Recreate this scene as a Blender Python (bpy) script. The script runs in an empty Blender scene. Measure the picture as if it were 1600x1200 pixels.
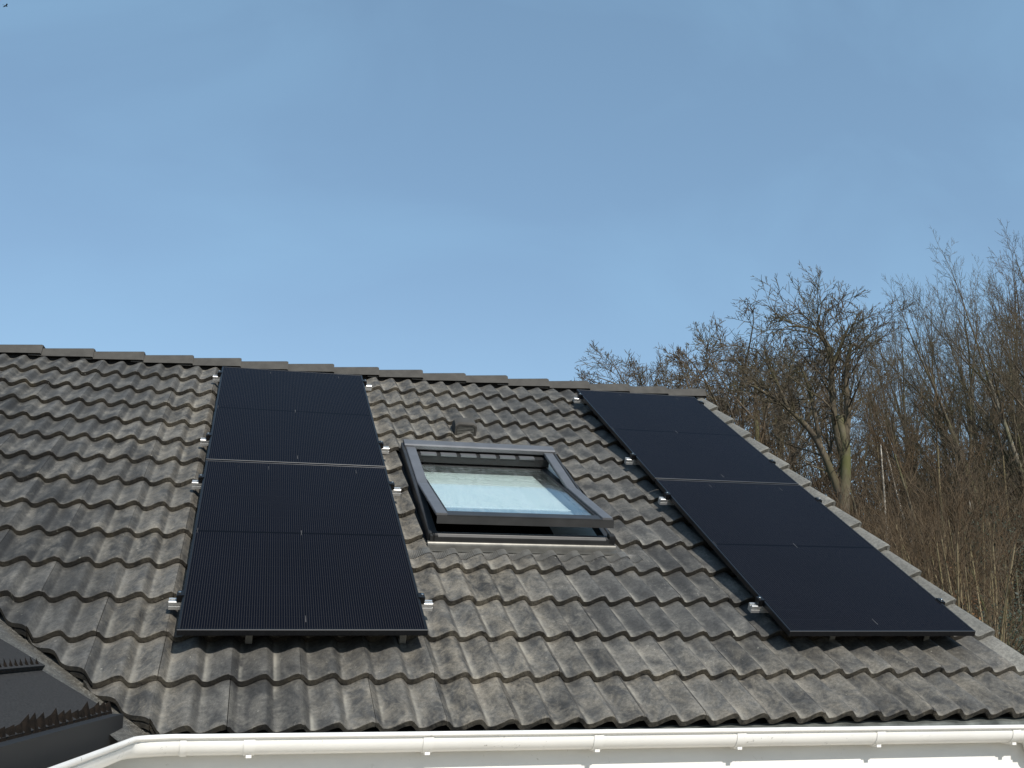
import bpy, bmesh, math, random
from mathutils import Vector, Matrix

R = math.radians
# ------------------------------------------------------------------ camera, sky, sun, exposure
scene = bpy.context.scene
col = scene.collection
ROWS = ((0.966731075, -0.255794897, 0.0), (0.0617723451, 0.233457533, -0.970402884), (0.248224106, 0.938118623, 0.241491702))
cam_d = bpy.data.cameras.new('camera')
cam = bpy.data.objects.new('camera', cam_d)
col.objects.link(cam)
rx, ry, rz = Vector(ROWS[0]), -Vector(ROWS[1]), -Vector(ROWS[2])
M4 = Matrix((rx, ry, rz)).transposed().to_4x4()
CAM = Vector((0.27323679, -4.80378422, -0.01089906))
M4.translation = CAM
cam.matrix_world = M4
cam_d.sensor_width = 36.0
cam_d.lens = 36.0 * 1558.6933 / 1600.0
cam_d.clip_start = 0.05
cam_d.clip_end = 3000
scene.camera = cam

SUN = Vector((0.18, -0.78, 0.694)).normalized()
EL = math.asin(SUN.z)
AZ = math.atan2(SUN.x, SUN.y)
world = bpy.data.worlds.new('World')
scene.world = world
world.use_nodes = True
wn, wl = world.node_tree.nodes, world.node_tree.links
for n in list(wn):
    wn.remove(n)
wo = wn.new('ShaderNodeOutputWorld')
bg = wn.new('ShaderNodeBackground')
bg.inputs['Strength'].default_value = 0.128
sky = wn.new('ShaderNodeTexSky')
sky.sky_type = 'NISHITA'
sky.sun_disc = False
sky.sun_elevation = EL
sky.sun_rotation = AZ
sky.air_density = 1.0
sky.dust_density = 0.8
sky.ozone_density = 1.2
sky.altitude = 20
tc = wn.new('ShaderNodeTexCoord')
mp = wn.new('ShaderNodeMapping')
mp.inputs['Rotation'].default_value = (0.4, 0.9, 0.5)
mp.inputs['Scale'].default_value = (1.6, 4.2, 2.6)
wl.new(tc.outputs['Generated'], mp.inputs['Vector'])
nz = wn.new('ShaderNodeTexNoise')
nz.inputs['Scale'].default_value = 1.6
nz.inputs['Detail'].default_value = 8
nz.inputs['Roughness'].default_value = 0.5
nz.inputs['Distortion'].default_value = 0.5
wl.new(mp.outputs['Vector'], nz.inputs['Vector'])
rp = wn.new('ShaderNodeValToRGB')
rp.color_ramp.elements[0].position = 0.42
rp.color_ramp.elements[0].color = (0, 0, 0, 1)
rp.color_ramp.elements[1].position = 0.78
rp.color_ramp.elements[1].color = (1, 1, 1, 1)
wl.new(nz.outputs['Fac'], rp.inputs['Fac'])
ml = wn.new('ShaderNodeMath')
ml.operation = 'MULTIPLY'
ml.operation = 'MULTIPLY_ADD'
ml.inputs[1].default_value = 0.20
ml.inputs[2].default_value = 0.30
wl.new(rp.outputs['Color'], ml.inputs[0])
mx = wn.new('ShaderNodeMixRGB')
mx.inputs['Color2'].default_value = (2.75, 4.95, 7.0, 1)
wl.new(ml.outputs[0], mx.inputs['Fac'])
wl.new(sky.outputs['Color'], mx.inputs['Color1'])
wl.new(mx.outputs['Color'], bg.inputs['Color'])
wl.new(bg.outputs[0], wo.inputs['Surface'])

sun_d = bpy.data.lights.new('sun', 'SUN')
sun_d.energy = 4.9
sun_d.angle = R(0.53)
sun_d.color = (1.0, 0.955, 0.89)
sun = bpy.data.objects.new('sun', sun_d)
sun.rotation_euler = SUN.to_track_quat('Z', 'Y').to_euler()
sun.location = (0, -10, 20)
col.objects.link(sun)

scene.view_settings.view_transform = 'Standard'
scene.view_settings.look = 'None'
scene.view_settings.exposure = 0.0
scene.view_settings.gamma = 1.0
scene.render.engine = 'CYCLES'
scene.cycles.max_bounces = 8
scene.cycles.transparent_max_bounces = 12

# ------------------------------------------------------------------ roof frame: u along the eave, v up the slope, w out of the roof
TH = 0.551936  # 31.62 degrees
CT, ST = math.cos(TH), math.sin(TH)


def W(u, v, w):
    return Vector((u, v * CT - w * ST, v * ST + w * CT))


ROOFM = Matrix.Rotation(TH, 4, 'X')
PIT = 0.1497119      # one roll of a tile
GA = 0.3512436       # course gauge
U0 = 0.4386202       # a trough
VE = -0.5659746      # eave course lip
HH = 0.155           # tile bed below the panels' top plane
AMP = 0.037
TT = 0.036           # tile thickness at the lip
UR = U0 + PIT * 26.64


def prof(u):
    t = ((u - U0) / PIT) % 1.0
    if t < .70:
        x = min(1.0, max(0.0, (t - .02) / .66))
        return x * x * (3 - 2 * x)
    x = min(1.0, (t - .70) / .27)
    return 1 - x * x * (3 - 2 * x)


def tile_w(u, v):
    j = (v - VE) / GA
    f = j - math.floor(j)
    return -HH + TT * (1 - f) + AMP * prof(u)


# ------------------------------------------------------------------ helpers
def tag(o, label=None, cat=None, group=None, kind=None):
    if label:
        o['label'] = label
    if cat:
        o['category'] = cat
    if group:
        o['group'] = group
    if kind:
        o['kind'] = kind
    return o


def empty(name, loc, rot=(0, 0, 0)):
    o = bpy.data.objects.new(name, None)
    o.location = loc
    o.rotation_euler = rot
    o.empty_display_size = 0.1
    col.objects.link(o)
    return o


class MB:
    """collects shapes and links them as one mesh object"""

    def __init__(s):
        s.v, s.f, s.m = [], [], []
        s.mi = 0

    def add(s, vs, fs):
        b = len(s.v)
        s.v.extend([tuple(p) for p in vs])
        for f in fs:
            s.f.append(tuple(b + i for i in f))
            s.m.append(s.mi)

    def box(s, x0, x1, y0, y1, z0, z1, X=None, bev=0.0):
        if bev <= 0:
            vs = [(x, y, z) for z in (z0, z1) for y in (y0, y1) for x in (x0, x1)]
            fs = [(0, 2, 3, 1), (4, 5, 7, 6), (0, 1, 5, 4), (2, 6, 7, 3), (0, 4, 6, 2), (1, 3, 7, 5)]
        else:
            bm = bmesh.new()
            bmesh.ops.create_cube(bm, size=1)
            for p in bm.verts:
                p.co = ((x0 + x1) / 2 + p.co.x * (x1 - x0), (y0 + y1) / 2 + p.co.y * (y1 - y0), (z0 + z1) / 2 + p.co.z * (z1 - z0))
            bmesh.ops.bevel(bm, geom=bm.edges[:], offset=bev, segments=2, affect='EDGES')
            vs = [p.co.copy() for p in bm.verts]
            fs = [[p.index for p in f.verts] for f in bm.faces]
            bm.free()
        if X is not None:
            vs = [X @ Vector(p) for p in vs]
        s.add(vs, fs)

    def prism(s, poly, a, b, axis='x', X=None, cap=True):
        """extrude a 2D polygon (p,q) from a to b along an axis"""
        def mk(p, q, t):
            return {'x': (t, p, q), 'y': (p, t, q), 'z': (p, q, t)}[axis]
        n = len(poly)
        vs = [mk(p, q, a) for p, q in poly] + [mk(p, q, b) for p, q in poly]
        fs = [(i, (i + 1) % n, n + (i + 1) % n, n + i) for i in range(n)]
        if cap:
            fs += [tuple(range(n))[::-1], tuple(range(n, 2 * n))]
        if X is not None:
            vs = [X @ Vector(p) for p in vs]
        s.add(vs, fs)

    def sweep(s, path, poly, up=Vector((0, 0, 1)), cap=True):
        """sweep a closed (side, up) polygon along a path"""
        n = len(poly)
        rings = []
        for i, p in enumerate(path):
            a = path[max(i - 1, 0)]
            b = path[min(i + 1, len(path) - 1)]
            d = (Vector(b) - Vector(a)).normalized()
            sd = d.cross(up).normalized()
            k = 1.0
            if 0 < i < len(path) - 1:
                d0 = (Vector(p) - Vector(a)).normalized()
                k = 1.0 / max(0.5, d0.dot(d))
            rings.append([Vector(p) + sd * (x * k) + up * z for x, z in poly])
        vs = [q for r in rings for q in r]
        fs = []
        for r in range(len(path) - 1):
            for i in range(n):
                j = (i + 1) % n
                fs.append((r * n + i, r * n + j, (r + 1) * n + j, (r + 1) * n + i))
        if cap:
            fs += [tuple(range(n))[::-1], tuple((len(path) - 1) * n + i for i in range(n))]
        s.add(vs, fs)

    def tube(s, pts, rads, n=6, cap=True):
        rings = []
        last = None
        for i, p in enumerate(pts):
            a = Vector(pts[max(i - 1, 0)])
            b = Vector(pts[min(i + 1, len(pts) - 1)])
            d = (b - a).normalized()
            if last is None:
                x = d.orthogonal().normalized()
            else:
                x = (last - d * last.dot(d)).normalized()
            last = x
            y = d.cross(x)
            rings.append([Vector(p) + (x * math.cos(2 * math.pi * k / n) + y * math.sin(2 * math.pi * k / n)) * rads[i] for k in range(n)])
        vs = [q for r in rings for q in r]
        fs = []
        for r in range(len(pts) - 1):
            for i in range(n):
                j = (i + 1) % n
                fs.append((r * n + i, r * n + j, (r + 1) * n + j, (r + 1) * n + i))
        if cap:
            fs += [tuple(range(n))[::-1], tuple((len(pts) - 1) * n + i for i in range(n))]
        s.add(vs, fs)

    def build(s, name, mats, parent=None, smooth=False, angle=40, off=None, fix=True):
        me = bpy.data.meshes.new(name)
        vs = s.v if off is None else [tuple(Vector(p) - off) for p in s.v]
        me.from_pydata(vs, [], s.f)
        if not isinstance(mats, (list, tuple)):
            mats = [mats]
        for m in mats:
            me.materials.append(m)
        if len(mats) > 1:
            me.polygons.foreach_set('material_index', s.m)
        if fix:
            bm = bmesh.new()
            bm.from_mesh(me)
            bmesh.ops.recalc_face_normals(bm, faces=bm.faces)
            bm.to_mesh(me)
            bm.free()
        if smooth:
            me.polygons.foreach_set('use_smooth', [True] * len(me.polygons))
            if angle:
                me.set_sharp_from_angle(angle=R(angle))
        me.update()
        o = bpy.data.objects.new(name, me)
        col.objects.link(o)
        if parent:
            o.parent = parent
        return o


# ------------------------------------------------------------------ materials
def mat(name, base, rough=0.6, metal=0.0, spec=0.5, coat=0.0):
    m = bpy.data.materials.new(name)
    m.use_nodes = True
    nt = m.node_tree
    b = nt.nodes['Principled BSDF']
    b.inputs['Base Color'].default_value = (*base, 1)
    b.inputs['Roughness'].default_value = rough
    b.inputs['Metallic'].default_value = metal
    b.inputs['Specular IOR Level'].default_value = spec
    b.inputs['Coat Weight'].default_value = coat
    m.diffuse_color = (*base, 1)
    return m, nt, b


def N(nt, typ, **kw):
    n = nt.nodes.new(typ)
    for k, v in kw.items():
        if k.startswith('i_'):
            n.inputs[k[2:].replace('_', ' ')].default_value = v
        else:
            setattr(n, k, v)
    return n


def ramp(nt, src, stops):
    r = nt.nodes.new('ShaderNodeValToRGB')
    e = r.color_ramp.elements
    while len(e) < len(stops):
        e.new(0.5)
    for i, (p, c) in enumerate(stops):
        e[i].position = p
        e[i].color = (*c, 1) if isinstance(c, (tuple, list)) else (c, c, c, 1)
    nt.links.new(src, r.inputs['Fac'])
    return r.outputs['Color']


def mixc(nt, fac, a, b, mode='MIX'):
    n = nt.nodes.new('ShaderNodeMixRGB')
    n.blend_type = mode
    for s, v in (('Fac', fac), ('Color1', a), ('Color2', b)):
        if isinstance(v, bpy.types.NodeSocket):
            nt.links.new(v, n.inputs[s])
        elif isinstance(v, (tuple, list)):
            n.inputs[s].default_value = (*v, 1)
        else:
            n.inputs[s].default_value = v if s == 'Fac' else (v, v, v, 1)
    return n.outputs['Color']


def coords(nt, rot=(0, 0, 0), scale=(1, 1, 1), kind='Object'):
    t = nt.nodes.new('ShaderNodeTexCoord')
    m = nt.nodes.new('ShaderNodeMapping')
    m.inputs['Rotation'].default_value = rot
    m.inputs['Scale'].default_value = scale
    nt.links.new(t.outputs[kind], m.inputs['Vector'])
    return m.outputs['Vector']


def noise(nt, vec, scale, detail=3, rough=0.5, dist=0.0):
    n = N(nt, 'ShaderNodeTexNoise')
    n.inputs['Scale'].default_value = scale
    n.inputs['Detail'].default_value = detail
    n.inputs['Roughness'].default_value = rough
    n.inputs['Distortion'].default_value = dist
    nt.links.new(vec, n.inputs['Vector'])
    return n.outputs['Fac']


def bump(nt, b, h, strength=0.3, dist=0.002):
    n = nt.nodes.new('ShaderNodeBump')
    n.inputs['Strength'].default_value = strength
    n.inputs['Distance'].default_value = dist
    nt.links.new(h, n.inputs['Height'])
    nt.links.new(n.outputs['Normal'], b.inputs['Normal'])
    return n


def speckled(name, c1, c2, scale, rough=0.6, metal=0.0, bs=0.2, spec=0.5, detail=4):
    m, nt, b = mat(name, c1, rough, metal, spec)
    v = coords(nt)
    f = noise(nt, v, scale, detail, 0.6)
    nt.links.new(ramp(nt, f, [(0.3, c1), (0.7, c2)]), b.inputs['Base Color'])
    if bs:
        bump(nt, b, noise(nt, v, scale * 6, 3), bs, 0.002)
    return m


def make_tile_mat(name, dark, light, dust, lip=False):
    m, nt, b = mat(name, dark, 0.72, 0, 0.35)
    v = coords(nt, rot=(-TH, 0, 0))
    vs = coords(nt, rot=(-TH, 0, 0), scale=(1, 0.35, 1))
    geo = N(nt, 'ShaderNodeNewGeometry')
    big = noise(nt, v, 1.1, 3, 0.55)
    mid = noise(nt, vs, 9.0, 5, 0.65, 0.4)
    sml = noise(nt, v, 55, 4, 0.7)
    fin = noise(nt, v, 420, 2, 0.6)
    c = ramp(nt, mid, [(0.38, dark), (0.60, light)])
    rnd = ramp(nt, geo.outputs['Random Per Island'], [(0.0, 0.62), (0.25, 0.88), (0.85, 1.06), (1.0, 1.28)])
    c = mixc(nt, 1.0, c, rnd, 'MULTIPLY')
    # pale dust and lichen, in patches
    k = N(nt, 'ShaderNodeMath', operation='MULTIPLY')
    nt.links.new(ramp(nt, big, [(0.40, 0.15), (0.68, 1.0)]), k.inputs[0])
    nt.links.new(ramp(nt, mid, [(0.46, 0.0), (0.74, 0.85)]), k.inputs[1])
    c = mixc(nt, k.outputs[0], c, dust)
    # a paler strip beside the left panels and along the eave, and a paler verge
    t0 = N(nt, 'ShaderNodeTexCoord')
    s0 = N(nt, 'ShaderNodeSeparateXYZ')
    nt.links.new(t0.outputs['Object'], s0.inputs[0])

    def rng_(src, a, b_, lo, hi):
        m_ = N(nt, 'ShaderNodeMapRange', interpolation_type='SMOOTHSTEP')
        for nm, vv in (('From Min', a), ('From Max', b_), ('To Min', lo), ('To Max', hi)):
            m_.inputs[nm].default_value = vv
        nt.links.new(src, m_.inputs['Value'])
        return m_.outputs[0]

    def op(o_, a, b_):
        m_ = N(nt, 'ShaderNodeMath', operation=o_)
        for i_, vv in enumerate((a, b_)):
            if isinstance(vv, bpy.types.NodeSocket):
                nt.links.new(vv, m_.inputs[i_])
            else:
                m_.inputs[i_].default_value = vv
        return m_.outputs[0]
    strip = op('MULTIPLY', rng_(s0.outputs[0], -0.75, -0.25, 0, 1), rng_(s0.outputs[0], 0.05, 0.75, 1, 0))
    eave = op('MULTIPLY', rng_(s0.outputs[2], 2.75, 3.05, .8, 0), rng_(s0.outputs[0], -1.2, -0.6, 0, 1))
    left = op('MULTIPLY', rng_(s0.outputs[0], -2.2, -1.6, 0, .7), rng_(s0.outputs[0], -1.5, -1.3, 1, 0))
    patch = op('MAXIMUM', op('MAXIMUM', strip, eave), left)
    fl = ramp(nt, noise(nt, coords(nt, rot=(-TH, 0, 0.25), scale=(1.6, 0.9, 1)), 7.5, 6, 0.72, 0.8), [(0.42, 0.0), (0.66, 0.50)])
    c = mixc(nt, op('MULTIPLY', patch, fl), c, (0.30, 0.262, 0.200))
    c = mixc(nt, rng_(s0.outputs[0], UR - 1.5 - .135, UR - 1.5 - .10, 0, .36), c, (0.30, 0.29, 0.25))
    # dried brushed stains
    st = noise(nt, coords(nt, rot=(-TH, 0, 0.5), scale=(3.2, 0.8, 1)), 14, 6, 0.75, 1.6)
    k2 = N(nt, 'ShaderNodeMath', operation='MULTIPLY')
    nt.links.new(ramp(nt, st, [(0.60, 0.0), (0.72, 1.0)]), k2.inputs[0])
    nt.links.new(ramp(nt, noise(nt, v, 3.1, 2), [(0.48, 0.0), (0.62, 0.55)]), k2.inputs[1])
    c = mixc(nt, k2.outputs[0], c, (0.34, 0.32, 0.27))
    # tiny dark and light grain
    c = mixc(nt, 1.0, c, ramp(nt, sml, [(0.30, 0.66), (0.70, 1.30)]), 'MULTIPLY')
    c = mixc(nt, 1.0, c, ramp(nt, fin, [(0.3, 0.68), (0.7, 1.32)]), 'MULTIPLY')
    # small lichen dots
    vo = N(nt, 'ShaderNodeTexVoronoi')
    vo.inputs['Scale'].default_value = 16
    nt.links.new(v, vo.inputs['Vector'])
    dots = ramp(nt, vo.outputs['Distance'], [(0.05, 0.55), (0.09, 0.0)])
    k3 = N(nt, 'ShaderNodeMath', operation='MULTIPLY')
    nt.links.new(dots, k3.inputs[0])
    nt.links.new(ramp(nt, noise(nt, v, 2.3, 2), [(0.5, 0.0), (0.6, 1.0)]), k3.inputs[1])
    c = mixc(nt, k3.outputs[0], c, (0.36, 0.35, 0.29))
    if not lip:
        # a paler line at the foot of each roll, and a darker flank
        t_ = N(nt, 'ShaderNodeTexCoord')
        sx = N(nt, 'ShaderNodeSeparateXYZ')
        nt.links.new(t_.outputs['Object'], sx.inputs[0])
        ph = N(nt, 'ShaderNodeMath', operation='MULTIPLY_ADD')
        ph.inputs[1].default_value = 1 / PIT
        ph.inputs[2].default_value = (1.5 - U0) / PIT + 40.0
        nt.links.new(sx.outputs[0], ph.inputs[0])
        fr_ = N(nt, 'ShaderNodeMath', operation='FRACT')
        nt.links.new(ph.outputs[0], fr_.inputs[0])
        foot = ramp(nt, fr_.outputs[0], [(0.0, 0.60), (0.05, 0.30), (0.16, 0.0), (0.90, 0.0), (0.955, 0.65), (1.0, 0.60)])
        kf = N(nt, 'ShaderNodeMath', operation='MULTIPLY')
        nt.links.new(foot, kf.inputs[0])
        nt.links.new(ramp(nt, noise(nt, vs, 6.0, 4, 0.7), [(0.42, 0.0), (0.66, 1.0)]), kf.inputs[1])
        # the foot line fades toward the left end of the roof (object x below about -1.8)
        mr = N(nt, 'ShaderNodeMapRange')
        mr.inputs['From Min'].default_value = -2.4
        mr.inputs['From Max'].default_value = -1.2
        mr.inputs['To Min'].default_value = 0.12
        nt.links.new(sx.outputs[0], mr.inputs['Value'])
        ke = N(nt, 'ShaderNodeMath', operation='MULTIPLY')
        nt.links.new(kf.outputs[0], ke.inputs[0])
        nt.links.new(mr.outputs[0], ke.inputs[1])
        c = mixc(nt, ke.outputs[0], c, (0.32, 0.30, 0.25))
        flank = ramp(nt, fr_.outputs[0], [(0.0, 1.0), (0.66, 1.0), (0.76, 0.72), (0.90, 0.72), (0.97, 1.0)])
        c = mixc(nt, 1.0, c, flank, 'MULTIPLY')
    nt.links.new(c, b.inputs['Base Color'])
    a = N(nt, 'ShaderNodeMath', operation='ADD')
    nt.links.new(fin, a.inputs[0])
    nt.links.new(sml, a.inputs[1])
    bump(nt, b, a.outputs[0], 0.9 if lip else 0.45, 0.004 if lip else 0.0018)
    return m


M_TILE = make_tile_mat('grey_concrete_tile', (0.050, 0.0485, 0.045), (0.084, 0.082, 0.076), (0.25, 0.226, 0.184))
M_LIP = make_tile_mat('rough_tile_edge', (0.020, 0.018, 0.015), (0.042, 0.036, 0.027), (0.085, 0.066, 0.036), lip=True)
M_RIDGE = speckled('ridge_cap_concrete', (0.046, 0.043, 0.038), (0.070, 0.066, 0.058), 11, 0.8, 0, 0.25, 0.3)
M_UNDER = mat('black_underlay', (0.012, 0.012, 0.012), 0.9)[0]
M_FRAME = speckled('black_anodised_frame', (0.012, 0.013, 0.015), (0.02, 0.021, 0.024), 30, 0.35, 0.6, 0)
M_EDGE = mat('satin_frame_edge', (0.030, 0.031, 0.033), 0.45, 0.4)[0]  # paler than the frame: sky reflection on the front bevel painted in
M_ALU = speckled('bare_aluminium', (0.62, 0.62, 0.60), (0.72, 0.71, 0.69), 40, 0.38, 0.75, 0.05)
M_STEEL = speckled('dull_steel', (0.20, 0.20, 0.185), (0.28, 0.275, 0.25), 60, 0.5, 0.6, 0.1)
M_CLAMP = mat('black_clamp', (0.01, 0.01, 0.011), 0.35, 0.4)[0]
M_BOLT = mat('bright_bolt', (0.8, 0.8, 0.78), 0.2, 1.0)[0]
M_SASH = speckled('grey_painted_aluminium', (0.115, 0.117, 0.122), (0.150, 0.152, 0.158), 7, 0.42, 0.35, 0.04)
M_SASHD = speckled('dark_grey_cladding', (0.030, 0.030, 0.030), (0.044, 0.044, 0.044), 9, 0.45, 0.3, 0.04)
M_BLACK = mat('black_rubber', (0.008, 0.008, 0.008), 0.7)[0]
M_FLASH = speckled('weathered_metal_flashing', (0.07, 0.067, 0.060), (0.12, 0.115, 0.10), 12, 0.4, 0.5, 0.1)
M_LINING = mat('white_window_lining', (0.80, 0.83, 0.82), 0.5)[0]
M_BLIND = mat('pale_cyan_blind', (0.64, 0.675, 0.66), 0.7)[0]
M_LOWER = mat('blue_grey_inner_sill', (0.20, 0.25, 0.29), 0.5)[0]  # blue-grey tint paints the shade on a white lower lining
M_SPACER = mat('pale_spacer_bar', (0.85, 0.90, 0.90), 0.35)[0]
M_APRON = speckled('pleated_lead_apron', (0.085, 0.082, 0.075), (0.15, 0.145, 0.13), 25, 0.55, 0.2, 0.1)
M_FELT = speckled('smooth_dark_wing_tile', (0.020, 0.020, 0.020), (0.048, 0.047, 0.046), 130, 0.8, 0, 0.5, spec=0.15)
M_COMB = speckled('dirty_black_comb', (0.006, 0.0055, 0.005), (0.016, 0.012, 0.009), 40, 0.95, 0, 0.4, spec=0.05)
M_SOIL = speckled('brown_soil_and_leaf_litter', (0.045, 0.032, 0.018), (0.10, 0.070, 0.036), 1.4, 0.95, 0, 0.6, 0.2)


def valley_mat():
    m, nt, b = mat('weathered_valley_sheet', (0.12, 0.115, 0.1), 0.55, 0.25)
    v = coords(nt)
    c = ramp(nt, noise(nt, v, 7, 5, 0.6, 0.6), [(0.3, (0.055, 0.054, 0.050)), (0.5, (0.088, 0.083, 0.070)), (0.72, (0.13, 0.118, 0.094))])
    st = ramp(nt, noise(nt, v, 11, 6, 0.7, 2.2), [(0.485, 0.0), (0.5, 0.8), (0.515, 0.0)])
    c = mixc(nt, st, c, (0.42, 0.40, 0.36))
    nt.links.new(c, b.inputs['Base Color'])
    bump(nt, b, noise(nt, v, 25, 3), 0.2, 0.003)
    return m


def white_mat(name, base, dirt, rough):
    m, nt, b = mat(name, base, rough)
    v = coords(nt)
    c = ramp(nt, noise(nt, coords(nt, scale=(0.6, 1, 2.5)), 5, 5, 0.6), [(0.35, base), (0.75, tuple(x * 0.90 for x in base))])
    sp = ramp(nt, noise(nt, v, 34, 5, 0.75, 1.0), [(0.62, 0.0), (0.67, 0.8)])
    k = N(nt, 'ShaderNodeMath', operation='MULTIPLY')
    nt.links.new(sp, k.inputs[0])
    nt.links.new(ramp(nt, noise(nt, v, 3.2, 2), [(0.45, 0.0), (0.6, 1.0)]), k.inputs[1])
    c = mixc(nt, k.outputs[0], c, dirt)
    nt.links.new(c, b.inputs['Base Color'])
    bump(nt, b, noise(nt, v, 60, 3), 0.12, 0.002)
    return m


M_VALLEY = valley_mat()
M_GUTTER = white_mat('white_plastic_gutter', (0.80, 0.785, 0.74), (0.16, 0.15, 0.12), 0.35)
M_WALL = white_mat('white_rendered_wall', (0.76, 0.745, 0.70), (0.5, 0.48, 0.42), 0.85)
M_EAVE = speckled('grey_eave_flashing', (0.05, 0.055, 0.05), (0.20, 0.21, 0.19), 9, 0.55, 0.3, 0.2)


def panel_mat():
    """half-cut black cells: faint wires, row gaps, dashes at the joins; local x 0..1.134, y 0..1.987"""
    m, nt, b = mat('black_solar_cells', (0.006, 0.007, 0.012), 0.13, 0.0, 0.07)
    t = N(nt, 'ShaderNodeTexCoord')
    sp = N(nt, 'ShaderNodeSeparateXYZ')
    nt.links.new(t.outputs['Object'], sp.inputs[0])

    def mth(op, a, bb=None, c=None):
        n = N(nt, 'ShaderNodeMath', operation=op)
        for i, x in enumerate((a, bb, c)):
            if x is None:
                continue
            if isinstance(x, bpy.types.NodeSocket):
                nt.links.new(x, n.inputs[i])
            else:
                n.inputs[i].default_value = x
        return n.outputs[0]

    def lines(src, pitch, off, width):
        f = mth('FRACT', mth('DIVIDE', mth('SUBTRACT', src, off), pitch))
        d = mth('ABSOLUTE', mth('SUBTRACT', f, 0.5))
        return mth('GREATER_THAN', d, 0.5 - width / pitch / 2)
    x, y = sp.outputs[0], sp.outputs[1]
    cell = 1.098 / 6
    wires = lines(x, cell / 16, 0.018 + cell / 32, 0.0021)
    colgap = lines(x, cell, 0.018, 0.0030)
    rowgap = lines(y, 1.940 / 20, 0.0235, 0.0026)
    midgap = mth('LESS_THAN', mth('ABSOLUTE', mth('SUBTRACT', y, 0.9935)), 0.009)
    c = mixc(nt, noise(nt, t.outputs['Object'], 2.2, 2), (0.0018, 0.0020, 0.0042), (0.0036, 0.0038, 0.0070))
    c = mixc(nt, mth('MULTIPLY', wires, 0.75), c, (0.034, 0.032, 0.031))
    c = mixc(nt, mth('MULTIPLY', rowgap, 0.55), c, (0.011, 0.012, 0.014))
    c = mixc(nt, mth('MULTIPLY', colgap, 0.8), c, (0.003, 0.003, 0.004))
    c = mixc(nt, midgap, c, (0.003, 0.003, 0.004))
    # bright dashes where the column joins cross some rows
    dashrow = mth('GREATER_THAN', mth('ABSOLUTE', mth('SUBTRACT', mth('FRACT', mth('DIVIDE', mth('SUBTRACT', y, 0.10), 0.9)), 0.5)), 0.468)
    dash = mth('MULTIPLY', lines(x, cell, 0.018, 0.0032), dashrow)
    c = mixc(nt, mth('MULTIPLY', dash, ramp(nt, noise(nt, t.outputs['Object'], 2.7, 0), [(0.50, 0.0), (0.66, 0.6)])), c, (0.16, 0.155, 0.15))
    nt.links.new(c, b.inputs['Base Color'])
    b.inputs['Specular IOR Level'].default_value = 0.0
    b.inputs['Roughness'].default_value = 0.6
    gl = N(nt, 'ShaderNodeBsdfGlossy')
    gl.inputs['Color'].default_value = (0.85, 0.92, 1.0, 1)
    nt.links.new(ramp(nt, noise(nt, t.outputs['Object'], 5, 4), [(0.3, 0.08), (0.8, 0.16)]), gl.inputs['Roughness'])
    lw = N(nt, 'ShaderNodeLayerWeight')
    lw.inputs['Blend'].default_value = 0.5
    fac = mth('MULTIPLY_ADD', mth('POWER', lw.outputs['Facing'], 4.0), 0.20, 0.006)
    mi = N(nt, 'ShaderNodeMixShader')
    nt.links.new(fac, mi.inputs[0])
    nt.links.new(b.outputs[0], mi.inputs[1])
    nt.links.new(gl.outputs[0], mi.inputs[2])
    nt.links.new(mi.outputs[0], nt.nodes['Material Output'].inputs['Surface'])
    return m


M_CELLS = panel_mat()


def glass_mat():
    m = bpy.data.materials.new('clear_window_glass')
    m.use_nodes = True
    nt = m.node_tree
    nt.nodes.clear()
    out = N(nt, 'ShaderNodeOutputMaterial')
    tr = N(nt, 'ShaderNodeBsdfTransparent')
    tr.inputs['Color'].default_value = (0.94, 0.975, 0.965, 1)
    gl = N(nt, 'ShaderNodeBsdfGlossy')
    gl.inputs['Roughness'].default_value = 0.01
    gl.inputs['Color'].default_value = (0.95, 1.0, 1.0, 1)
    lw = N(nt, 'ShaderNodeLayerWeight')
    lw.inputs['Blend'].default_value = 0.5
    pw = N(nt, 'ShaderNodeMath', operation='POWER')
    pw.inputs[1].default_value = 4.0
    nt.links.new(lw.outputs['Facing'], pw.inputs[0])
    fr = N(nt, 'ShaderNodeMath', operation='MULTIPLY_ADD')
    fr.inputs[1].default_value = 0.9
    fr.inputs[2].default_value = 0.06
    nt.links.new(pw.outputs[0], fr.inputs[0])
    # pale streaks painted over the pane for streaked sky reflections
    sm = noise(nt, coords(nt, rot=(0, 0, .6), scale=(6, 1.2, 1)), 2.6, 5, 0.65, 1.5)
    film = N(nt, 'ShaderNodeBsdfDiffuse')
    film.inputs['Color'].default_value = (0.8, 0.84, 0.84, 1)
    m0 = N(nt, 'ShaderNodeMixShader')
    nt.links.new(ramp(nt, sm, [(0.45, 0.01), (0.72, 0.10)]), m0.inputs[0])
    mi = N(nt, 'ShaderNodeMixShader')
    nt.links.new(fr.outputs[0], mi.inputs[0])
    nt.links.new(tr.outputs[0], m0.inputs[1])
    nt.links.new(film.outputs[0], m0.inputs[2])
    nt.links.new(m0.outputs[0], mi.inputs[1])
    nt.links.new(gl.outputs[0], mi.inputs[2])
    nt.links.new(mi.outputs[0], out.inputs['Surface'])
    m.diffuse_color = (0.6, 0.8, 0.8, 0.4)
    return m


M_GLASS = glass_mat()

# ------------------------------------------------------------------ the house
HB = Vector((1.5, 3.5, -3.0))
house = empty('house', HB)
tag(house, 'white rendered house under a grey wavy concrete tile roof with white gutter', 'house')

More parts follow.
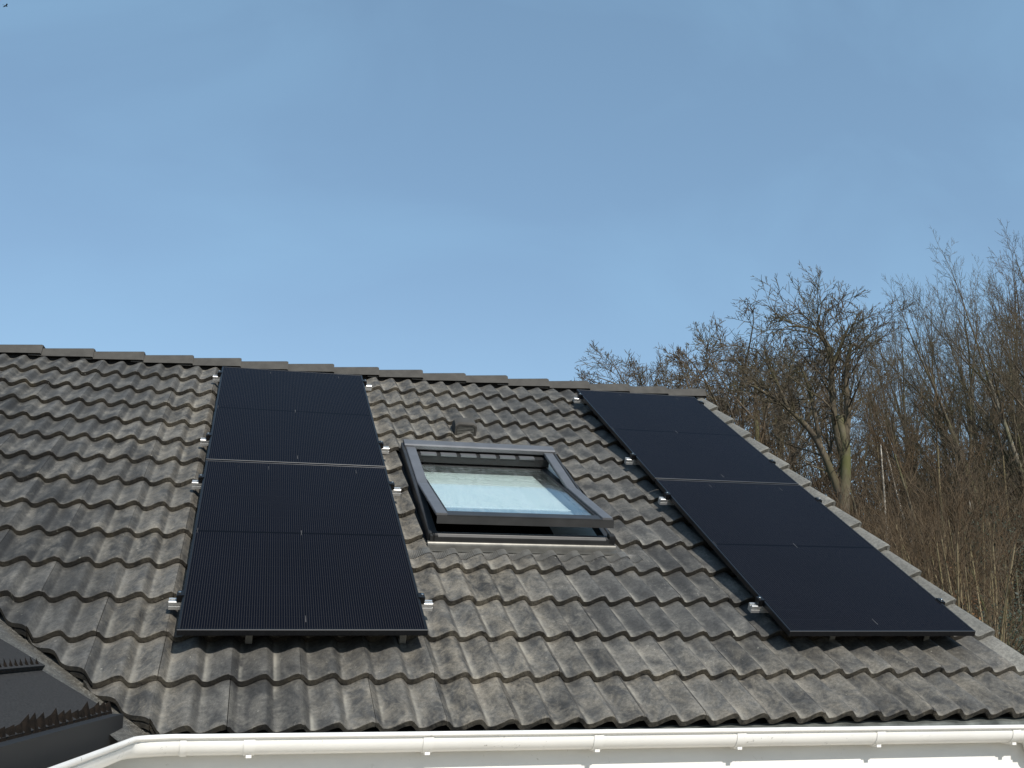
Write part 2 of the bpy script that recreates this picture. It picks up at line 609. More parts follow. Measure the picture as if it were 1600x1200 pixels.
WIN_U0, WIN_U1, WIN_V0, WIN_V1 = 1.31, 2.44, 1.10, 2.585
NCOURSE = 14
VTOP = VE + NCOURSE * GA     # where the ridge caps sit
VA, VB = Vector((-0.067, -0.502)), Vector((-0.804, 0.356))   # valley cut line in (u, v)
VD = (VB - VA).normalized()
VN = Vector((VD.y, -VD.x))   # points to the right of the line
if VN.x < 0:
    VN = -VN


def valley_side(u, v):
    return (Vector((u, v)) - VA).dot(VN)


def tile_mesh(bm, ua, ub, j, rng):
    """one tile from ua to ub on course j, in (u, v, w); returns the new faces"""
    du, dv, dw = rng.uniform(-.0012, .0012), rng.uniform(-.0022, .0022), rng.uniform(0, .0022)
    tl = rng.uniform(-.0035, .0035)
    v0 = VE + j * GA
    length = GA + 0.02
    if j == NCOURSE - 1:
        length = GA
    nu = max(2, int(round((ub - ua) / (PIT / 14))))
    vs = [0.0, 0.004, 0.012, 0.10, 0.22, length]
    top = []
    for iv, vv in enumerate(vs):
        row = []
        for iu in range(nu + 1):
            u = ua + (ub - ua) * iu / nu
            h = TT * (1 - vv / GA) + dw * (1 - vv / GA) - 0.0008 + tl * (u - (ua + ub) / 2)
            if iv == 0:
                h -= 0.005 + rng.uniform(0, 0.0012)
            elif iv == 1:
                h -= 0.0012
            if iu == 0 or iu == nu:
                h -= 0.006 if iv < 2 else 0.0012
            row.append(bm.verts.new((u + du, v0 + vv + dv + (rng.uniform(-.0008, .0008) if iv == 0 else 0), -HH + AMP * prof(u) + h)))
        top.append(row)
    new = []
    for a in range(len(vs) - 1):
        for i in range(nu):
            f = bm.faces.new((top[a][i], top[a][i + 1], top[a + 1][i + 1], top[a + 1][i]))
            f.material_index = 0
            new.append(f)
    # lip and underside
    lo, un = [], []
    for i in range(nu + 1):
        u = ua + (ub - ua) * i / nu
        base = -HH + AMP * prof(u) + dw + 0.0015
        lo.append(bm.verts.new((u + du, v0 + dv + 0.003 + rng.uniform(-.001, .001), base + rng.uniform(-.001, .001))))
        un.append(bm.verts.new((u + du, v0 + dv + 0.12, base - 0.010)))
    for i in range(nu):
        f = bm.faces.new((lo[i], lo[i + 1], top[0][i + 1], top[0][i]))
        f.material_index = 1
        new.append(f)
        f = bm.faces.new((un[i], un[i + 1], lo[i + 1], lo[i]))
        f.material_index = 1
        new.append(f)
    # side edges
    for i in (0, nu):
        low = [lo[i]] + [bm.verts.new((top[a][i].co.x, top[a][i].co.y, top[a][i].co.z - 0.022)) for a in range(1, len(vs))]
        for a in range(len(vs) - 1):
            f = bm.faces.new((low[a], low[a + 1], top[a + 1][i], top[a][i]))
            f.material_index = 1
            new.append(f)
    return new


def cut(bm, co, no):
    """remove what lies on the positive side of the plane and close with a rough dark edge"""
    g = bm.verts[:] + bm.edges[:] + bm.faces[:]
    r = bmesh.ops.bisect_plane(bm, geom=g, dist=1e-5, plane_co=co, plane_no=no, clear_outer=True)
    ed = [e for e in r['geom_cut'] if isinstance(e, bmesh.types.BMEdge)]
    if ed:
        ex = bmesh.ops.extrude_edge_only(bm, edges=ed)
        vv = [x for x in ex['geom'] if isinstance(x, bmesh.types.BMVert)]
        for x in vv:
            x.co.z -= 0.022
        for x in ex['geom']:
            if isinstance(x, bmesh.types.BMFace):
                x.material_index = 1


def build_roof_tiles():
    rng = random.Random(5)
    V, F, MI = [], [], []
    for j in range(NCOURSE):
        for m in range(-23, 13):
            ua = U0 + PIT * (2 * m + .71) + 0.0006
            ub = U0 + PIT * (2 * m + 2.71) - 0.0006
            if ub > UR + 0.01:
                ub = UR
            if ua > UR - 0.02:
                continue
            v0 = VE + j * GA
            cs = [valley_side(u, v) for u in (ua, ub) for v in (v0, v0 + GA)]
            if max(cs) < 0.0:
                continue
            if v0 > 2.55 and ub < -3.4:
                pass
            bm = bmesh.new()
            tile_mesh(bm, ua, ub, j, rng)
            if min(cs) < 0:
                off = rng.uniform(-.008, .008)
                ang = rng.uniform(-.05, .05)
                nn = Vector((-VN.x, -VN.y, 0))
                nn.rotate(Matrix.Rotation(ang, 3, 'Z'))
                cut(bm, Vector(((ua + ub) / 2 if False else VA.x, VA.y, 0)) + Vector((VD.x, VD.y, 0)) * ((Vector(((ua + ub) / 2, v0)) - VA).dot(VD)) + Vector((VN.x, VN.y, 0)) * off, nn)
            if 5 <= j <= 8:
                if ub > WIN_U0 - 0.03 and ua < WIN_U1 + 0.05:
                    if ua < WIN_U0 - 0.03:
                        cut(bm, Vector((WIN_U0 - 0.03, 0, 0)), Vector((1, 0, 0)))
                    elif ub > WIN_U1 + 0.05:
                        cut(bm, Vector((WIN_U1 + 0.05, 0, 0)), Vector((-1, 0, 0)))
                    else:
                        bm.free()
                        continue
            b0 = len(V)
            bm.verts.index_update()
            for p in bm.verts:
                V.append(W(*p.co) - HB)
            for f in bm.faces:
                F.append([b0 + p.index for p in f.verts])
                MI.append(f.material_index)
            bm.free()
    me = bpy.data.meshes.new('roof_tiles')
    me.from_pydata([tuple(p) for p in V], [], F)
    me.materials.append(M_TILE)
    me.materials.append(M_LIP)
    me.polygons.foreach_set('material_index', MI)
    me.polygons.foreach_set('use_smooth', [True] * len(F))
    me.set_sharp_from_angle(angle=R(38))
    o = bpy.data.objects.new('roof', me)
    col.objects.link(o)
    o.parent = house
    return o


roof = build_roof_tiles()

# dark underlay below the tiles, cut along the valley, with a hole for the window
mb = MB()


def slab(u0, u1, v0, v1, w=-HH - 0.022):
    mb.add([W(u0, v0, w), W(u1, v0, w), W(u1, v1, w), W(u0, v1, w)], [(0, 1, 2, 3)])


UWL, UWR = WIN_U0 + 0.01, WIN_U1 - 0.01
mb.add([W(VA.x + 0.05, VE + 0.03, -HH - .022), W(UWL, VE + 0.03, -HH - .022), W(UWL, 4.4, -HH - .022), W(-4.2, 4.4, -HH - .022)], [(0, 1, 2, 3)])
slab(UWL, UWR, VE + 0.03, WIN_V0)
slab(UWL, UWR, WIN_V1, 4.4)
slab(UWR, UR - 0.03, VE + 0.03, 4.4)
mb.build('roof_underlay', M_UNDER, house, off=HB)

# back slope and gable
RIDGE_Y = W(0, VTOP + 0.12, -0.1).y
RIDGE_Z = W(0, VTOP + 0.12, -HH - 0.03).z
mb = MB()
by, bz = 2 * RIDGE_Y - W(0, VE, 0).y, W(0, VE, -HH).z
mb.add([(-8, RIDGE_Y, RIDGE_Z), (UR, RIDGE_Y, RIDGE_Z), (UR, by, bz), (-8, by, bz), (-8, RIDGE_Y, RIDGE_Z - .06), (UR, RIDGE_Y, RIDGE_Z - .06), (UR, by, bz - .06), (-8, by, bz - .06)],
       [(0, 1, 2, 3), (7, 6, 5, 4), (0, 4, 5, 1), (1, 5, 6, 2), (2, 6, 7, 3), (3, 7, 4, 0)])
mb.build('back_slope', M_RIDGE, house, off=HB)

# verge flap down the gable edge, one piece per course
mb = MB()
for j in range(NCOURSE):
    v0 = VE + j * GA
    w1 = -HH + AMP * prof(UR - .001)
    mb.add([W(UR - .004, v0, w1 + TT - .002), W(UR + .016, v0, w1 + TT - .006), W(UR + .016, v0 + GA + .01, w1 - .006), W(UR - .004, v0 + GA + .01, w1 - .002),
            W(UR - .004, v0, w1 - .09), W(UR + .016, v0, w1 - .09), W(UR + .016, v0 + GA + .01, w1 - .12), W(UR - .004, v0 + GA + .01, w1 - .12)],
           [(0, 1, 2, 3), (4, 7, 6, 5), (0, 4, 5, 1), (1, 5, 6, 2), (2, 6, 7, 3), (3, 7, 4, 0)])
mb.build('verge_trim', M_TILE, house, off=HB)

# ridge caps: angular caps stepping down to the right, wide end over narrow end
mb = MB()
E0 = W(0, VTOP - 0.02, -HH + AMP + 0.012)
AY = RIDGE_Y
hw = AY - E0.y
for k in range(-14, 12):
    ur = 4.47 - 0.3935 * (11 - k)
    ul = ur - 0.405
    rngk = random.Random(k + 50)
    jz = rngk.uniform(-.003, .003)

    def sect(x, s, dz):
        z0 = E0.z + dz
        a = hw * s
        return [(x, AY - a, z0), (x, AY - a + .012, z0 + .028), (x, AY - a * .70, z0 + .073 * s), (x, AY - a * .52, z0 + .083 * s), (x, AY + a * .52, z0 + .083 * s),
                (x, AY + a * .70, z0 + .073 * s), (x, AY + a - .012, z0 + .028), (x, AY + a, z0)]
    A = sect(ul, .93, -.004 + jz)
    B = sect(ur - .012, 1.05, .012 + jz)
    C = sect(ur, 1.04, .008 + jz)
    n = 8
    D = [(p[0], AY + (p[1] - AY) * .86, p[2] - .014) for p in C]
    E = [(p[0] - .10, AY + (p[1] - AY) * .86, p[2] - .014) for p in C]
    fs = []
    for r in range(4):
        for i in range(n - 1):
            fs.append((r * n + i, r * n + i + 1, (r + 1) * n + i + 1, (r + 1) * n + i))
    mb.add(A + B + C + D + E, fs)
mb.build('ridge_cap', M_RIDGE, house, smooth=True, angle=25, off=HB)
# mortar-dark filler under the ridge
mb = MB()
mb.box(-8, 4.40, AY - hw * .55, AY + hw * .55, E0.z - .10, E0.z + .03)
mb.build('ridge_filler', M_UNDER, house, off=HB)

# walls
mb = MB()
WY = -0.363
mb.box(-0.26, UR - 0.10, WY, by - 0.35, -3.0, -0.47)
# gable triangle
gx0, gx1 = UR - 0.35, UR - 0.10
mb.add([(x, y, z) for x in (gx0, gx1) for y, z in ((WY + .05, -.53), (by - .4, -.53), (RIDGE_Y, RIDGE_Z - .16))],
       [(0, 1, 2), (5, 4, 3), (0, 3, 4, 1), (1, 4, 5, 2), (2, 5, 3, 0)])
mb.build('wall', M_WALL, house, off=HB)
mb = MB()
mb.box(-8, -0.27, 0.2, by - 0.4, -3.0, -0.5)
mb.build('wall', M_WALL, house, off=HB)

# eave flashing strip behind the gutter, showing below the tile lips
mb = MB()
n = 60
pts = []
lip = W(0, VE, -HH)
for i in range(n + 1):
    x = -0.03 + (UR + .03) * i / n
    pts.append((x, 0.003 * math.sin(i * 1.7)))
vs, fs = [], []
for x, d in pts:
    vs += [(x, lip.y + 0.035, lip.z + .006 + d), (x, lip.y - .006 + d * .4, lip.z - .010 + d), (x, lip.y - .010 + d * .6, lip.z - .055)]
for i in range(n):
    for r in range(2):
        fs.append((i * 3 + r, i * 3 + r + 1, (i + 1) * 3 + r + 1, (i + 1) * 3 + r))
mb.add(vs, fs)
mb.build('eave_flashing', M_EAVE, house, smooth=True, off=HB, fix=False)

# ------------------------------------------------------------------ gutter
GC = Vector((-0.075, -0.481, -0.405))
DG = Vector((-0.1738, -0.9848, 0)).normalized()


def gz(x):
    return -0.398 - 0.0128 * (x - 0.0)


def gut_poly(sgn=1):
    """outer half round with rolled front bead; x measured toward the front, z up from the bead top"""
    o = []
    r, cx, cz = .057, -.062, -.030
    # bead
    for k in range(7):
        a = R(-60 + k * 40)
        o.append((-.004 + .0105 * math.cos(a), -.0105 + .0105 * math.sin(a)))
    o.append((cx + r - .004, cz))
    inner = [(cx + (r - .004) * math.cos(R(a)), cz - (r - .004) * math.sin(R(a))) for a in range(15, 181, 15)]
    o += inner
    o.append((cx - r + .002, cz + .012))
    o.append((cx - r - .002, cz + .012))
    outer = [(cx + r * math.cos(R(a)), cz - r * math.sin(R(a))) for a in range(180, -1, -12)]
    o += outer
    o.append((-.015, -.025))
    return [(x * sgn, z) for x, z in o]


gutter = MB()
corner = Vector((GC.x, GC.y, 0))
xs = [UR + .25, 3.0, 1.5, 0.12]
path = [Vector((x, GC.y, gz(x))) for x in xs]
# rounded inside corner
c0 = Vector((0.06, GC.y, gz(0)))
c1 = Vector((GC.x - .13 * .1738 * 0.6, GC.y - 0.075, gz(0) + .001))
for t in (0, .25, .5, .75, 1.0):
    p = (1 - t) ** 2 * c0 + 2 * (1 - t) * t * Vector((GC.x + .01, GC.y, gz(0))) + t * t * c1
    path.append(p)
for t in (.3, 1.0, 2.0, 4.0):
    p = Vector((GC.x, GC.y, gz(0))) + DG * (t + .1)
    path.append(p)
gutter.sweep(path, gut_poly(-1))
gut = gutter.build('gutter', M_GUTTER, house, smooth=True, angle=50, off=HB)
HBm = HB
for gx in (0.337, 1.06, 1.81, 2.491, 3.209, 3.963, 0.085):
    b = MB()
    z = gz(gx)
    wdt = .022 if gx != 0.085 else .012
    arc = [(-.062 + (.057 + .0035) * math.cos(R(a)), -.030 - (.057 + .0035) * math.sin(R(a))) for a in range(-6, 121, 9)]
    arc2 = [(-.062 + (.057 + .0004) * math.cos(R(a)), -.030 - (.057 + .0004) * math.sin(R(a))) for a in range(120, -7, -9)]
    poly = [(GC.y - x, z + zz) for x, zz in arc + arc2]
    b.prism(poly, gx - wdt, gx + wdt, 'x')
    if gx != 0.085:
        b.box(gx - .011, gx + .011, GC.y + .030, GC.y + .075, z - .096, z - .084)
        b.box(gx - .006, gx + .006, GC.y + .05, WY + .002, z - .097, z - .090)
    b.build('bracket', M_GUTTER, gut, smooth=True, off=HB)
# outlet and swan neck at the right hand end
b = MB()
b.tube([Vector((4.10, GC.y + .062, gz(4) - .07)), Vector((4.10, GC.y + .062, gz(4) - .115)), Vector((4.14, GC.y + .075, gz(4) - .16)), Vector((4.20, GC.y + .095, gz(4) - .24)), Vector((4.22, GC.y + .10, gz(4) - .40)), Vector((4.22, GC.y + .10, -2.9))],
       [.052, .045, .040, .040, .040, .040], 14)
b.box(4.03, 4.18, GC.y + .001, GC.y + .125, gz(4) - .094, gz(4) - .060, bev=.012)
b.build('downpipe', M_GUTTER, house, smooth=True, off=HB)

# ------------------------------------------------------------------ wing roof left of the valley
V0 = Vector((-.067, -.346, -.395))
WNn = Vector((0.45964896, -0.08111452, 0.88438864))
WT = Vector((-0.87093139, 0.15369377, 0.46675126))
WD = Vector((-0.17378533, -0.98478356, 0.0))


def Q(s, t, o=0.0):
    return V0 + WD * s + WT * t + WNn * o


mb = MB()
# valley sheet: follows the wing plane, a little below it, and turns up under the main roof tiles
vl = Vector((-.737, .730, .45)).normalized()
vs, fs = [], []
K = 40
for i in range(K + 1):
    t = -0.02 + i * 0.13
    s_val = -0.63 * (t / 1.0) - 0.0
    a = Q(s_val - .02, t, -.004)
    up = W(0, 0, 1) - W(0, 0, 0)
    vs += [a + Vector((.16, .10, .045)), a + Vector((.03, .02, 0.0)), Q(s_val + .06, t, -.018 + .002 * math.sin(i * 2.1)), Q(s_val + .16, t, -.010 + .003 * math.sin(i * 1.3)), Q(s_val + .32, t, -.016)]
for i in range(K):
    for r in range(4):
        fs.append((i * 5 + r, i * 5 + r + 1, (i + 1) * 5 + r + 1, (i + 1) * 5 + r))
mb.add(vs, fs)
mb.build('valley_sheet', M_VALLEY, house, smooth=True, angle=60, off=HB, fix=False)


def edge_s(t):
    return 0.115 - 0.42 * (min(t, .9) - .14) - .63 * max(0, t - .9)


wing = MB()
for t0 in [.14 + .36 * q for q in range(13)]:
    t1 = t0 + .38
    K = 24
    rise = 0
    A_, B_ = [], []
    for i in range(K + 1):
        f = i / K
        wob = .004 * math.sin(i * 1.9) + .003 * math.sin(i * 3.7 + t0 * 9)
        A_.append((edge_s(t0) + wob + (4.2 - edge_s(t0)) * f, t0))
        B_.append((edge_s(t1) + wob + (4.2 - edge_s(t1)) * f, t1))
    o0, o1 = .022, .000
    vs = [Q(s, t0, o0 - .018) for s, t in A_] + [Q(s, t0, o0) for s, t in A_] + [Q(s, t1, o1) for s, t in B_]
    n = K + 1
    fs = []
    for r in range(2):
        for i in range(K):
            fs.append((r * n + i, r * n + i + 1, (r + 1) * n + i + 1, (r + 1) * n + i))
    vs += [Q(edge_s(t0), t0, -.02), Q(edge_s(t1), t1, -.02)]
    fs.append((2 * n, n, 2 * n, 2 * n + 1) if False else (2 * n + 0 + n, n, 2 * n, 2 * n + 1 + n))
    wing.add(vs, fs)
wing.build('wing_roof', M_FELT, house, smooth=True, angle=30, off=HB)
# back of the wing
mb = MB()
a, b_ = Q(edge_s(4.84) - .3, 4.84, -.01), Q(4.2, 4.84, -.01)
mb.add([a, b_, b_ + Vector((-2.2, .35, -1.1)), a + Vector((-2.2, .35, -1.1))], [(0, 1, 2, 3)])
mb.build('wing_back_slope', M_FELT, house, off=HB)

# toothed combs along the two lower course edges
rng = random.Random(11)
comb = MB()
s = 0.10
while s < 3.8:
    hgt = rng.uniform(.050, .085)
    lean = rng.uniform(-.03, -.012)
    wdt = rng.uniform(.020, .030)
    b0, b1 = Q(s, .128, .012), Q(s + wdt * 2, .128, .012)
    tip = Q(s + lean, .135 + hgt * .55, .012 + hgt * .55)
    mid = Q(s + wdt * .6 + lean * .3, .15 + hgt * .15, .02 + hgt * .25)
    bk = Q(s + wdt, .175, .018)
    comb.add([b0, b1, tip, mid, bk], [(0, 1, 3), (0, 3, 2), (3, 1, 2), (1, 4, 2), (4, 0, 2)])
    s += rng.uniform(.058, .074)
comb.build('eave_comb', M_COMB, house, off=HB)
comb = MB()
s = 0.0
for k in range(60):
    hgt = rng.uniform(.042, .058)
    b0, b1 = Q(s, .498, .012), Q(s + .036, .498, .012)
    tip = Q(s - .006, .510 + hgt * .7, .022 + hgt * .35)
    bk = Q(s + .02, .52, .02)
    comb.add([b0, b1, tip, bk], [(0, 1, 2), (1, 3, 2), (3, 0, 2)])
    s += rng.uniform(.048, .056)
comb.build('course_comb', M_COMB, house, off=HB)
# dark board under the wing eave
mb = MB()
path = [Q(.12, .135, 0), Q(1.0, .135, 0), Q(2.2, .135, 0), Q(4.2, .135, 0)]
mb.sweep(path, [(-.06, .012), (.014, .012), (.018, .004), (.014, -.10), (-.06, -.10)])
mb.build('wing_fascia', M_BLACK, house, off=HB)
mb = MB()
mb.prism([(-.28, -.36), (-.36, -5.2), (-4.8, -5.2), (-4.8, .1), (-.28, .1)], -3.0, -.50, 'z')
mb.build('wing_wall', M_WALL, house, off=HB)

# ------------------------------------------------------------------ roof window (slightly open, centre pivot)
win = empty('roof_window', W(0, 0, 0) - HB, (TH, 0, 0))
win.parent = house
u0, u1, v0, v1 = WIN_U0, WIN_U1, WIN_V0, WIN_V1
mb = MB()
wt = -.050
mb.box(u0, u0 + .045, v0, v1, -.24, wt)
mb.box(u1 - .045, u1, v0, v1, -.24, wt)
mb.box(u0 + .045, u1 - .045, v1 - .05, v1, -.24, wt)
mb.box(u0 + .045, u1 - .045, v0, v0 + .03, -.24, wt - .012)
mb.build('frame', M_SASHD, win)
# dark gutter channels either side
for q_ in ((u0 - .045, u0 - .002, v0 - .01, v1, -.20, -.135), (u1 + .002, u1 + .075, v0 + .03, v1, -.20, -.140)):
    mb = MB()
    mb.box(*q_)
    mb.build('side_flashing', M_BLACK, win)
# fixed covers: top, upper sides, thin outer strips
mb = MB()
mb.prism([(v1 + .008, wt - .03), (v1 + .008, wt + .022), (v1 - .010, wt + .030), (v1 - .085, wt + .027), (v1 - .098, wt + .020), (v1 - .098, wt - .006), (v1 - .06, wt - .03)], u0 + .012, u1 - .002, 'x')
mb.build('top_cover', M_SASH, win)
PV = v0 + .745
for a in (u0 + .020, u1 - .088):
    mb = MB()
    mb.box(a, a + .068, PV, v1 - .098, wt - .01, wt + .012, bev=.003)
    mb.build('side_cover', M_SASH, win)
for a, b in ((u0 - .006, u0 + .012), (u1 - .012, u1 + .006)):
    mb = MB()
    mb.box(a, b, v0 + .02, v1 - .02, wt - .05, wt + .006, bev=.003)
    mb.build('side_strip', M_SASHD, win)
# bottom cover: two ribs, then the flashing step
mb = MB()
mb.prism([(v0 + .045, wt - .03), (v0 + .045, wt + .004), (v0 + .035, wt + .006), (v0 + .024, wt - .002), (v0 + .014, wt + .001), (v0 + .002, wt - .006), (v0 - .002, wt - .045), (v0 + .01, wt - .06)], u0 + .03, u1 - .005, 'x')
mb.build('bottom_cover', M_SASHD, win, smooth=True, angle=30)
mb = MB()
mb.prism([(v0 - .003, wt - .035), (v0 - .012, wt - .034), (v0 - .020, wt - .040), (v0 - .026, wt - .052), (v0 - .062, wt - .060), (v0 - .066, wt - .067), (v0 + .01, wt - .075), (v0 + .01, wt - .035)], u0 - .015, u1 + .015, 'x')
mb.build('sill_flashing', M_FLASH, win, smooth=True, angle=35)
# corner blocks
for q_ in ((u1 - .030, u1 + .012, v0 + .0, v0 + .05, wt - .05, wt + .022), (u0 + .012, u0 + .030, v0 + .0, v0 + .04, wt - .05, wt + .004)):
    mb = MB()
    mb.box(*q_, bev=.004)
    mb.build('corner_block', M_BLACK, win)
# lining
mb = MB()
D_ = -.50
a0, a1, c0_, c1_ = u0 + .05, u1 - .05, v0 + .035, v1 - .055
mb.add([(a0, c0_, -.10), (a1, c0_, -.10), (a1, c1_, -.10), (a0, c1_, -.10), (a0, c0_ - .05, D_), (a1, c0_ - .05, D_), (a1, c1_ + .05, D_), (a0, c1_ + .05, D_)],
       [(3, 2, 6, 7), (0, 3, 7, 4), (2, 1, 5, 6), (1, 0, 4, 5)])
mb.build('lining', M_LINING, win, fix=False)
mb = MB()
mb.add([(a0, c0_ - .05, D_), (a1, c0_ - .05, D_), (a1, c1_ + .05, D_), (a0, c1_ + .05, D_), (a0, c0_ - .30, -1.2), (a1, c0_ - .30, -1.2), (a1, c1_ + .6, -1.2), (a0, c1_ + .6, -1.2)],
       [(3, 2, 6, 7), (0, 3, 7, 4), (2, 1, 5, 6), (1, 0, 4, 5), (4, 5, 6, 7)])
mb.build('dark_room', M_BLACK, win, fix=False)  # room walls coloured black to paint in the unlit interior
mb = MB()
mb.box(u0 + .05, u1 - .05, v1 - .145, v1 - .088, -.135, -.078)
mb.build('head_seal', M_BLACK, win)
# sash turned on its pivot: lower half out, upper half in
PHI = R(9.6)
SX = Matrix.Translation((0, PV, wt + .002)) @ Matrix.Rotation(-PHI, 4, 'X') @ Matrix.Translation((0, -PV, 0))
sb = v0 + .012
st = v1 - .07
sash = MB()
sash.box(u0 + .050, u0 + .105, sb + .02, st, -.050, -.002, X=SX, bev=.003)
sash.box(u1 - .105, u1 - .050, sb + .02, st, -.050, -.002, X=SX, bev=.003)
sash.box(u0 + .050, u1 - .050, st - .075, st, -.050, -.004, X=SX, bev=.003)
sash.box(u0 + .045, u1 - .045, sb + .02, sb + .09, -.050, -.004, X=SX, bev=.003)
sash.build('sash', M_SASHD, win)
sh = win
for a in (u0 + .020, u1 - .088):
    mb = MB()
    mb.box(a, a + .068, sb - .004, PV - .004, -.004, .012, X=SX, bev=.003)
    mb.build('sash_cover', M_SASH, sh)
mb = MB()
mb.prism([(sb + .075, -.003), (sb + .075, .004), (sb + .004, .0035), (sb - .004, .001), (sb - .004, -.004)], u0 + .085, u1 - .086, 'x', X=SX)
mb.prism([(sb + .002, -.003), (sb - .003, -.003), (sb - .009, -.050), (sb + .01, -.050)], u0 + .028, u1 - .012, 'x', X=SX)
mb.build('bottom_rail', M_SASHD, sh)
mb = MB()
mb.box(u0 + .100, u1 - .100, sb + .080, st - .07, -.014, -.008, X=SX)
mb.build('pane', M_GLASS, sh)
mb = MB()
for a, b in ((u0 + .098, u0 + .106), (u1 - .106, u1 - .098)):
    mb.box(a, b, sb + .078, st - .07, -.012, -.001, X=SX)
mb.box(u0 + .106, u1 - .106, sb + .074, sb + .084, -.010, .002, X=SX)
mb.build('glazing_bead', M_BLACK, sh)
mb = MB()
mb.box(u0 + .125, u1 - .165, sb + .372, sb + .396, -.066, -.052, X=SX)
mb.build('spacer_bar', M_SPACER, sh)
mb = MB()
vs, fs = [], []
NB = 60
y0_, y1_ = sb + .396, st - .050
for i in range(NB + 1):
    y = y0_ + (y1_ - y0_) * i / NB
    z = -.058 + (.0016 if i % 2 else -.0016)
    vs += [SX @ Vector((u0 + .125, y, z)), SX @ Vector((u1 - .165, y, z))]
    if i:
        fs.append((2 * i - 2, 2 * i - 1, 2 * i + 1, 2 * i))
mb.add(vs, fs)
mb.build('blind', M_BLIND, win, fix=False)
mb = MB()
mb.box(u0 + .125, u1 - .165, sb + .20, sb + .368, -.068, -.056, X=SX)
mb.build('lower_bar', M_LOWER, win)
# ventilation flap with its row of pads
mb = MB()
x = u0 + .125
while x < u1 - .14:
    mb.box(x, x + .115, v1 - .150, v1 - .105, -.082, -.070)
    x += .145
mb.build('vent_flap', M_SASH, sh)
# pleated apron draped over the course below
mb = MB()
nu = 620
ua, ub = u0 - .15, u1 + .155
rows = [(v0 - .055, .006), (v0 - .075, .0055), (v0 - .10, .005), (v0 - .118, .0045), (v0 - .136, .004)]
vs = []
for v_, lift in rows:
    for i in range(nu + 1):
        u = ua + (ub - ua) * i / nu
        pr_ = prof(u)
        pl = .0030 * (1 if (i % 4) in (1, 2) else -1) * (1.0 if pr_ < .72 else .15)
        wv = tile_w(u, v_) + lift + pl
        if v_ == rows[0][0]:
            wv = max(wv, -.118)
        vs.append((u, v_ + .008 * (pr_ - .5) * (1 if v_ < v0 - .09 else 0), wv))
n = nu + 1
mb.add(vs, [(r * n + i, r * n + i + 1, (r + 1) * n + i + 1, (r + 1) * n + i) for r in range(len(rows) - 1) for i in range(nu)])
mb.build('apron', M_APRON, win, fix=False, smooth=True, angle=0)

# ------------------------------------------------------------------ roof vent hood
vent = empty('roof_vent', W(0, 0, 0) - HB, (TH, 0, 0))
vent.parent = house
mb = MB()
xa, xb, ya, yb = 1.775, 1.945, 2.985, 3.27
top_ = -.018
vs = []
for (y, h, ins) in ((ya, top_ - .012, .0), (ya + .012, top_, .0), (ya + .11, top_ + .004, .006), (yb, -.098, .030)):
    vs += [(xa + ins, y, -.150), (xa + ins, y, h - .018), (xa + .03 + ins, y, h), (xb - .03 - ins, y, h), (xb - ins, y, h - .018), (xb - ins, y, -.150)]
fs = []
for r in range(3):
    for i in range(5):
        fs.append((r * 6 + i, r * 6 + i + 1, (r + 1) * 6 + i + 1, (r + 1) * 6 + i))
fs.append((18, 19, 20, 21, 22, 23))
# front rim
inn = [(xa + .016, ya, -.150), (xa + .016, ya, top_ - .040), (xa + .036, ya, top_ - .024), (xb - .036, ya, top_ - .024), (xb - .016, ya, top_ - .040), (xb - .016, ya, -.150)]
inb = [(x, ya + .05, z) for x, y, z in inn]
vs += inn + inb
for i in range(5):
    fs.append((i, i + 1, 24 + i + 1, 24 + i))
    fs.append((24 + i, 25 + i, 31 + i, 30 + i))
mb.add(vs, fs)
mb.build('hood', M_RIDGE, vent, smooth=True, angle=35)
mb = MB()
for k in range(7):
    z = -.054 - k * .0125
    mb.prism([(ya + .003, z), (ya + .014, z + .003), (ya + .014, z + .008), (ya + .002, z + .0055)], xa + .018, xb - .018, 'x')
mb.build('grille', M_STEEL, vent)
mb = MB()
mb.box(xa + .017, xb - .017, ya + .045, ya + .050, -.150, -.043)
mb.build('dark_opening', M_BLACK, vent)  # black plate painted as the shade in the hollow behind the grille

# ------------------------------------------------------------------ solar panels
PW, PH, PT = 1.134, 1.987, 0.030


def make_panel():
    root = empty('solar_panel', (0, 0, 0), (TH, 0, 0))
    f = MB()
    fr = .011
    prf = [(0, -PT), (0, -.0022), (.0022, 0), (fr - .002, 0), (fr, -.0015), (fr, -PT)]
    f.prism(prf, 0, PW, 'x')
    f.m[1] = 1
    f.prism([(PH - a, b) for a, b in prf][::-1], 0, PW, 'x')
    f.prism(prf, fr, PH - fr, 'y')
    n_ = len(f.m)
    f.prism([(PW - a, b) for a, b in prf][::-1], fr, PH - fr, 'y')
    f.build('frame', [M_FRAME, M_EDGE], root)
    g = MB()
    g.box(fr, PW - fr, fr, PH - fr, -.0075, -.0025)
    g.build('cell_glass', M_CELLS, root)
    return root


def copy_tree(o, parent=None):
    c = o.copy()
    col.objects.link(c)
    c.parent = parent
    for ch in list(o.children):
        copy_tree(ch, c)
    return c


UB = 3.0376
plabels = ['upper black solar panel of the left column, touching the ridge caps', 'lower black solar panel of the left column, its bottom frame over the tiles',
           'upper black solar panel of the right column, next to the gable edge and ridge', 'lower black solar panel of the right column, nearest the gable edge and gutter']
pan = make_panel()
k = 0
for ub_, dv_ in ((0.0, 0.0), (UB, -.010)):
    for v_ in (PH + .018, 0.0):
        o = pan if k == 0 else copy_tree(pan)
        o.location = W(ub_, v_ + dv_, 0)
        tag(o, plabels[k], 'solar panel', 'black solar panels on the roof')
        k += 1

# ------------------------------------------------------------------ mounting rails with clamps and hooks
RW1 = -PT - .001


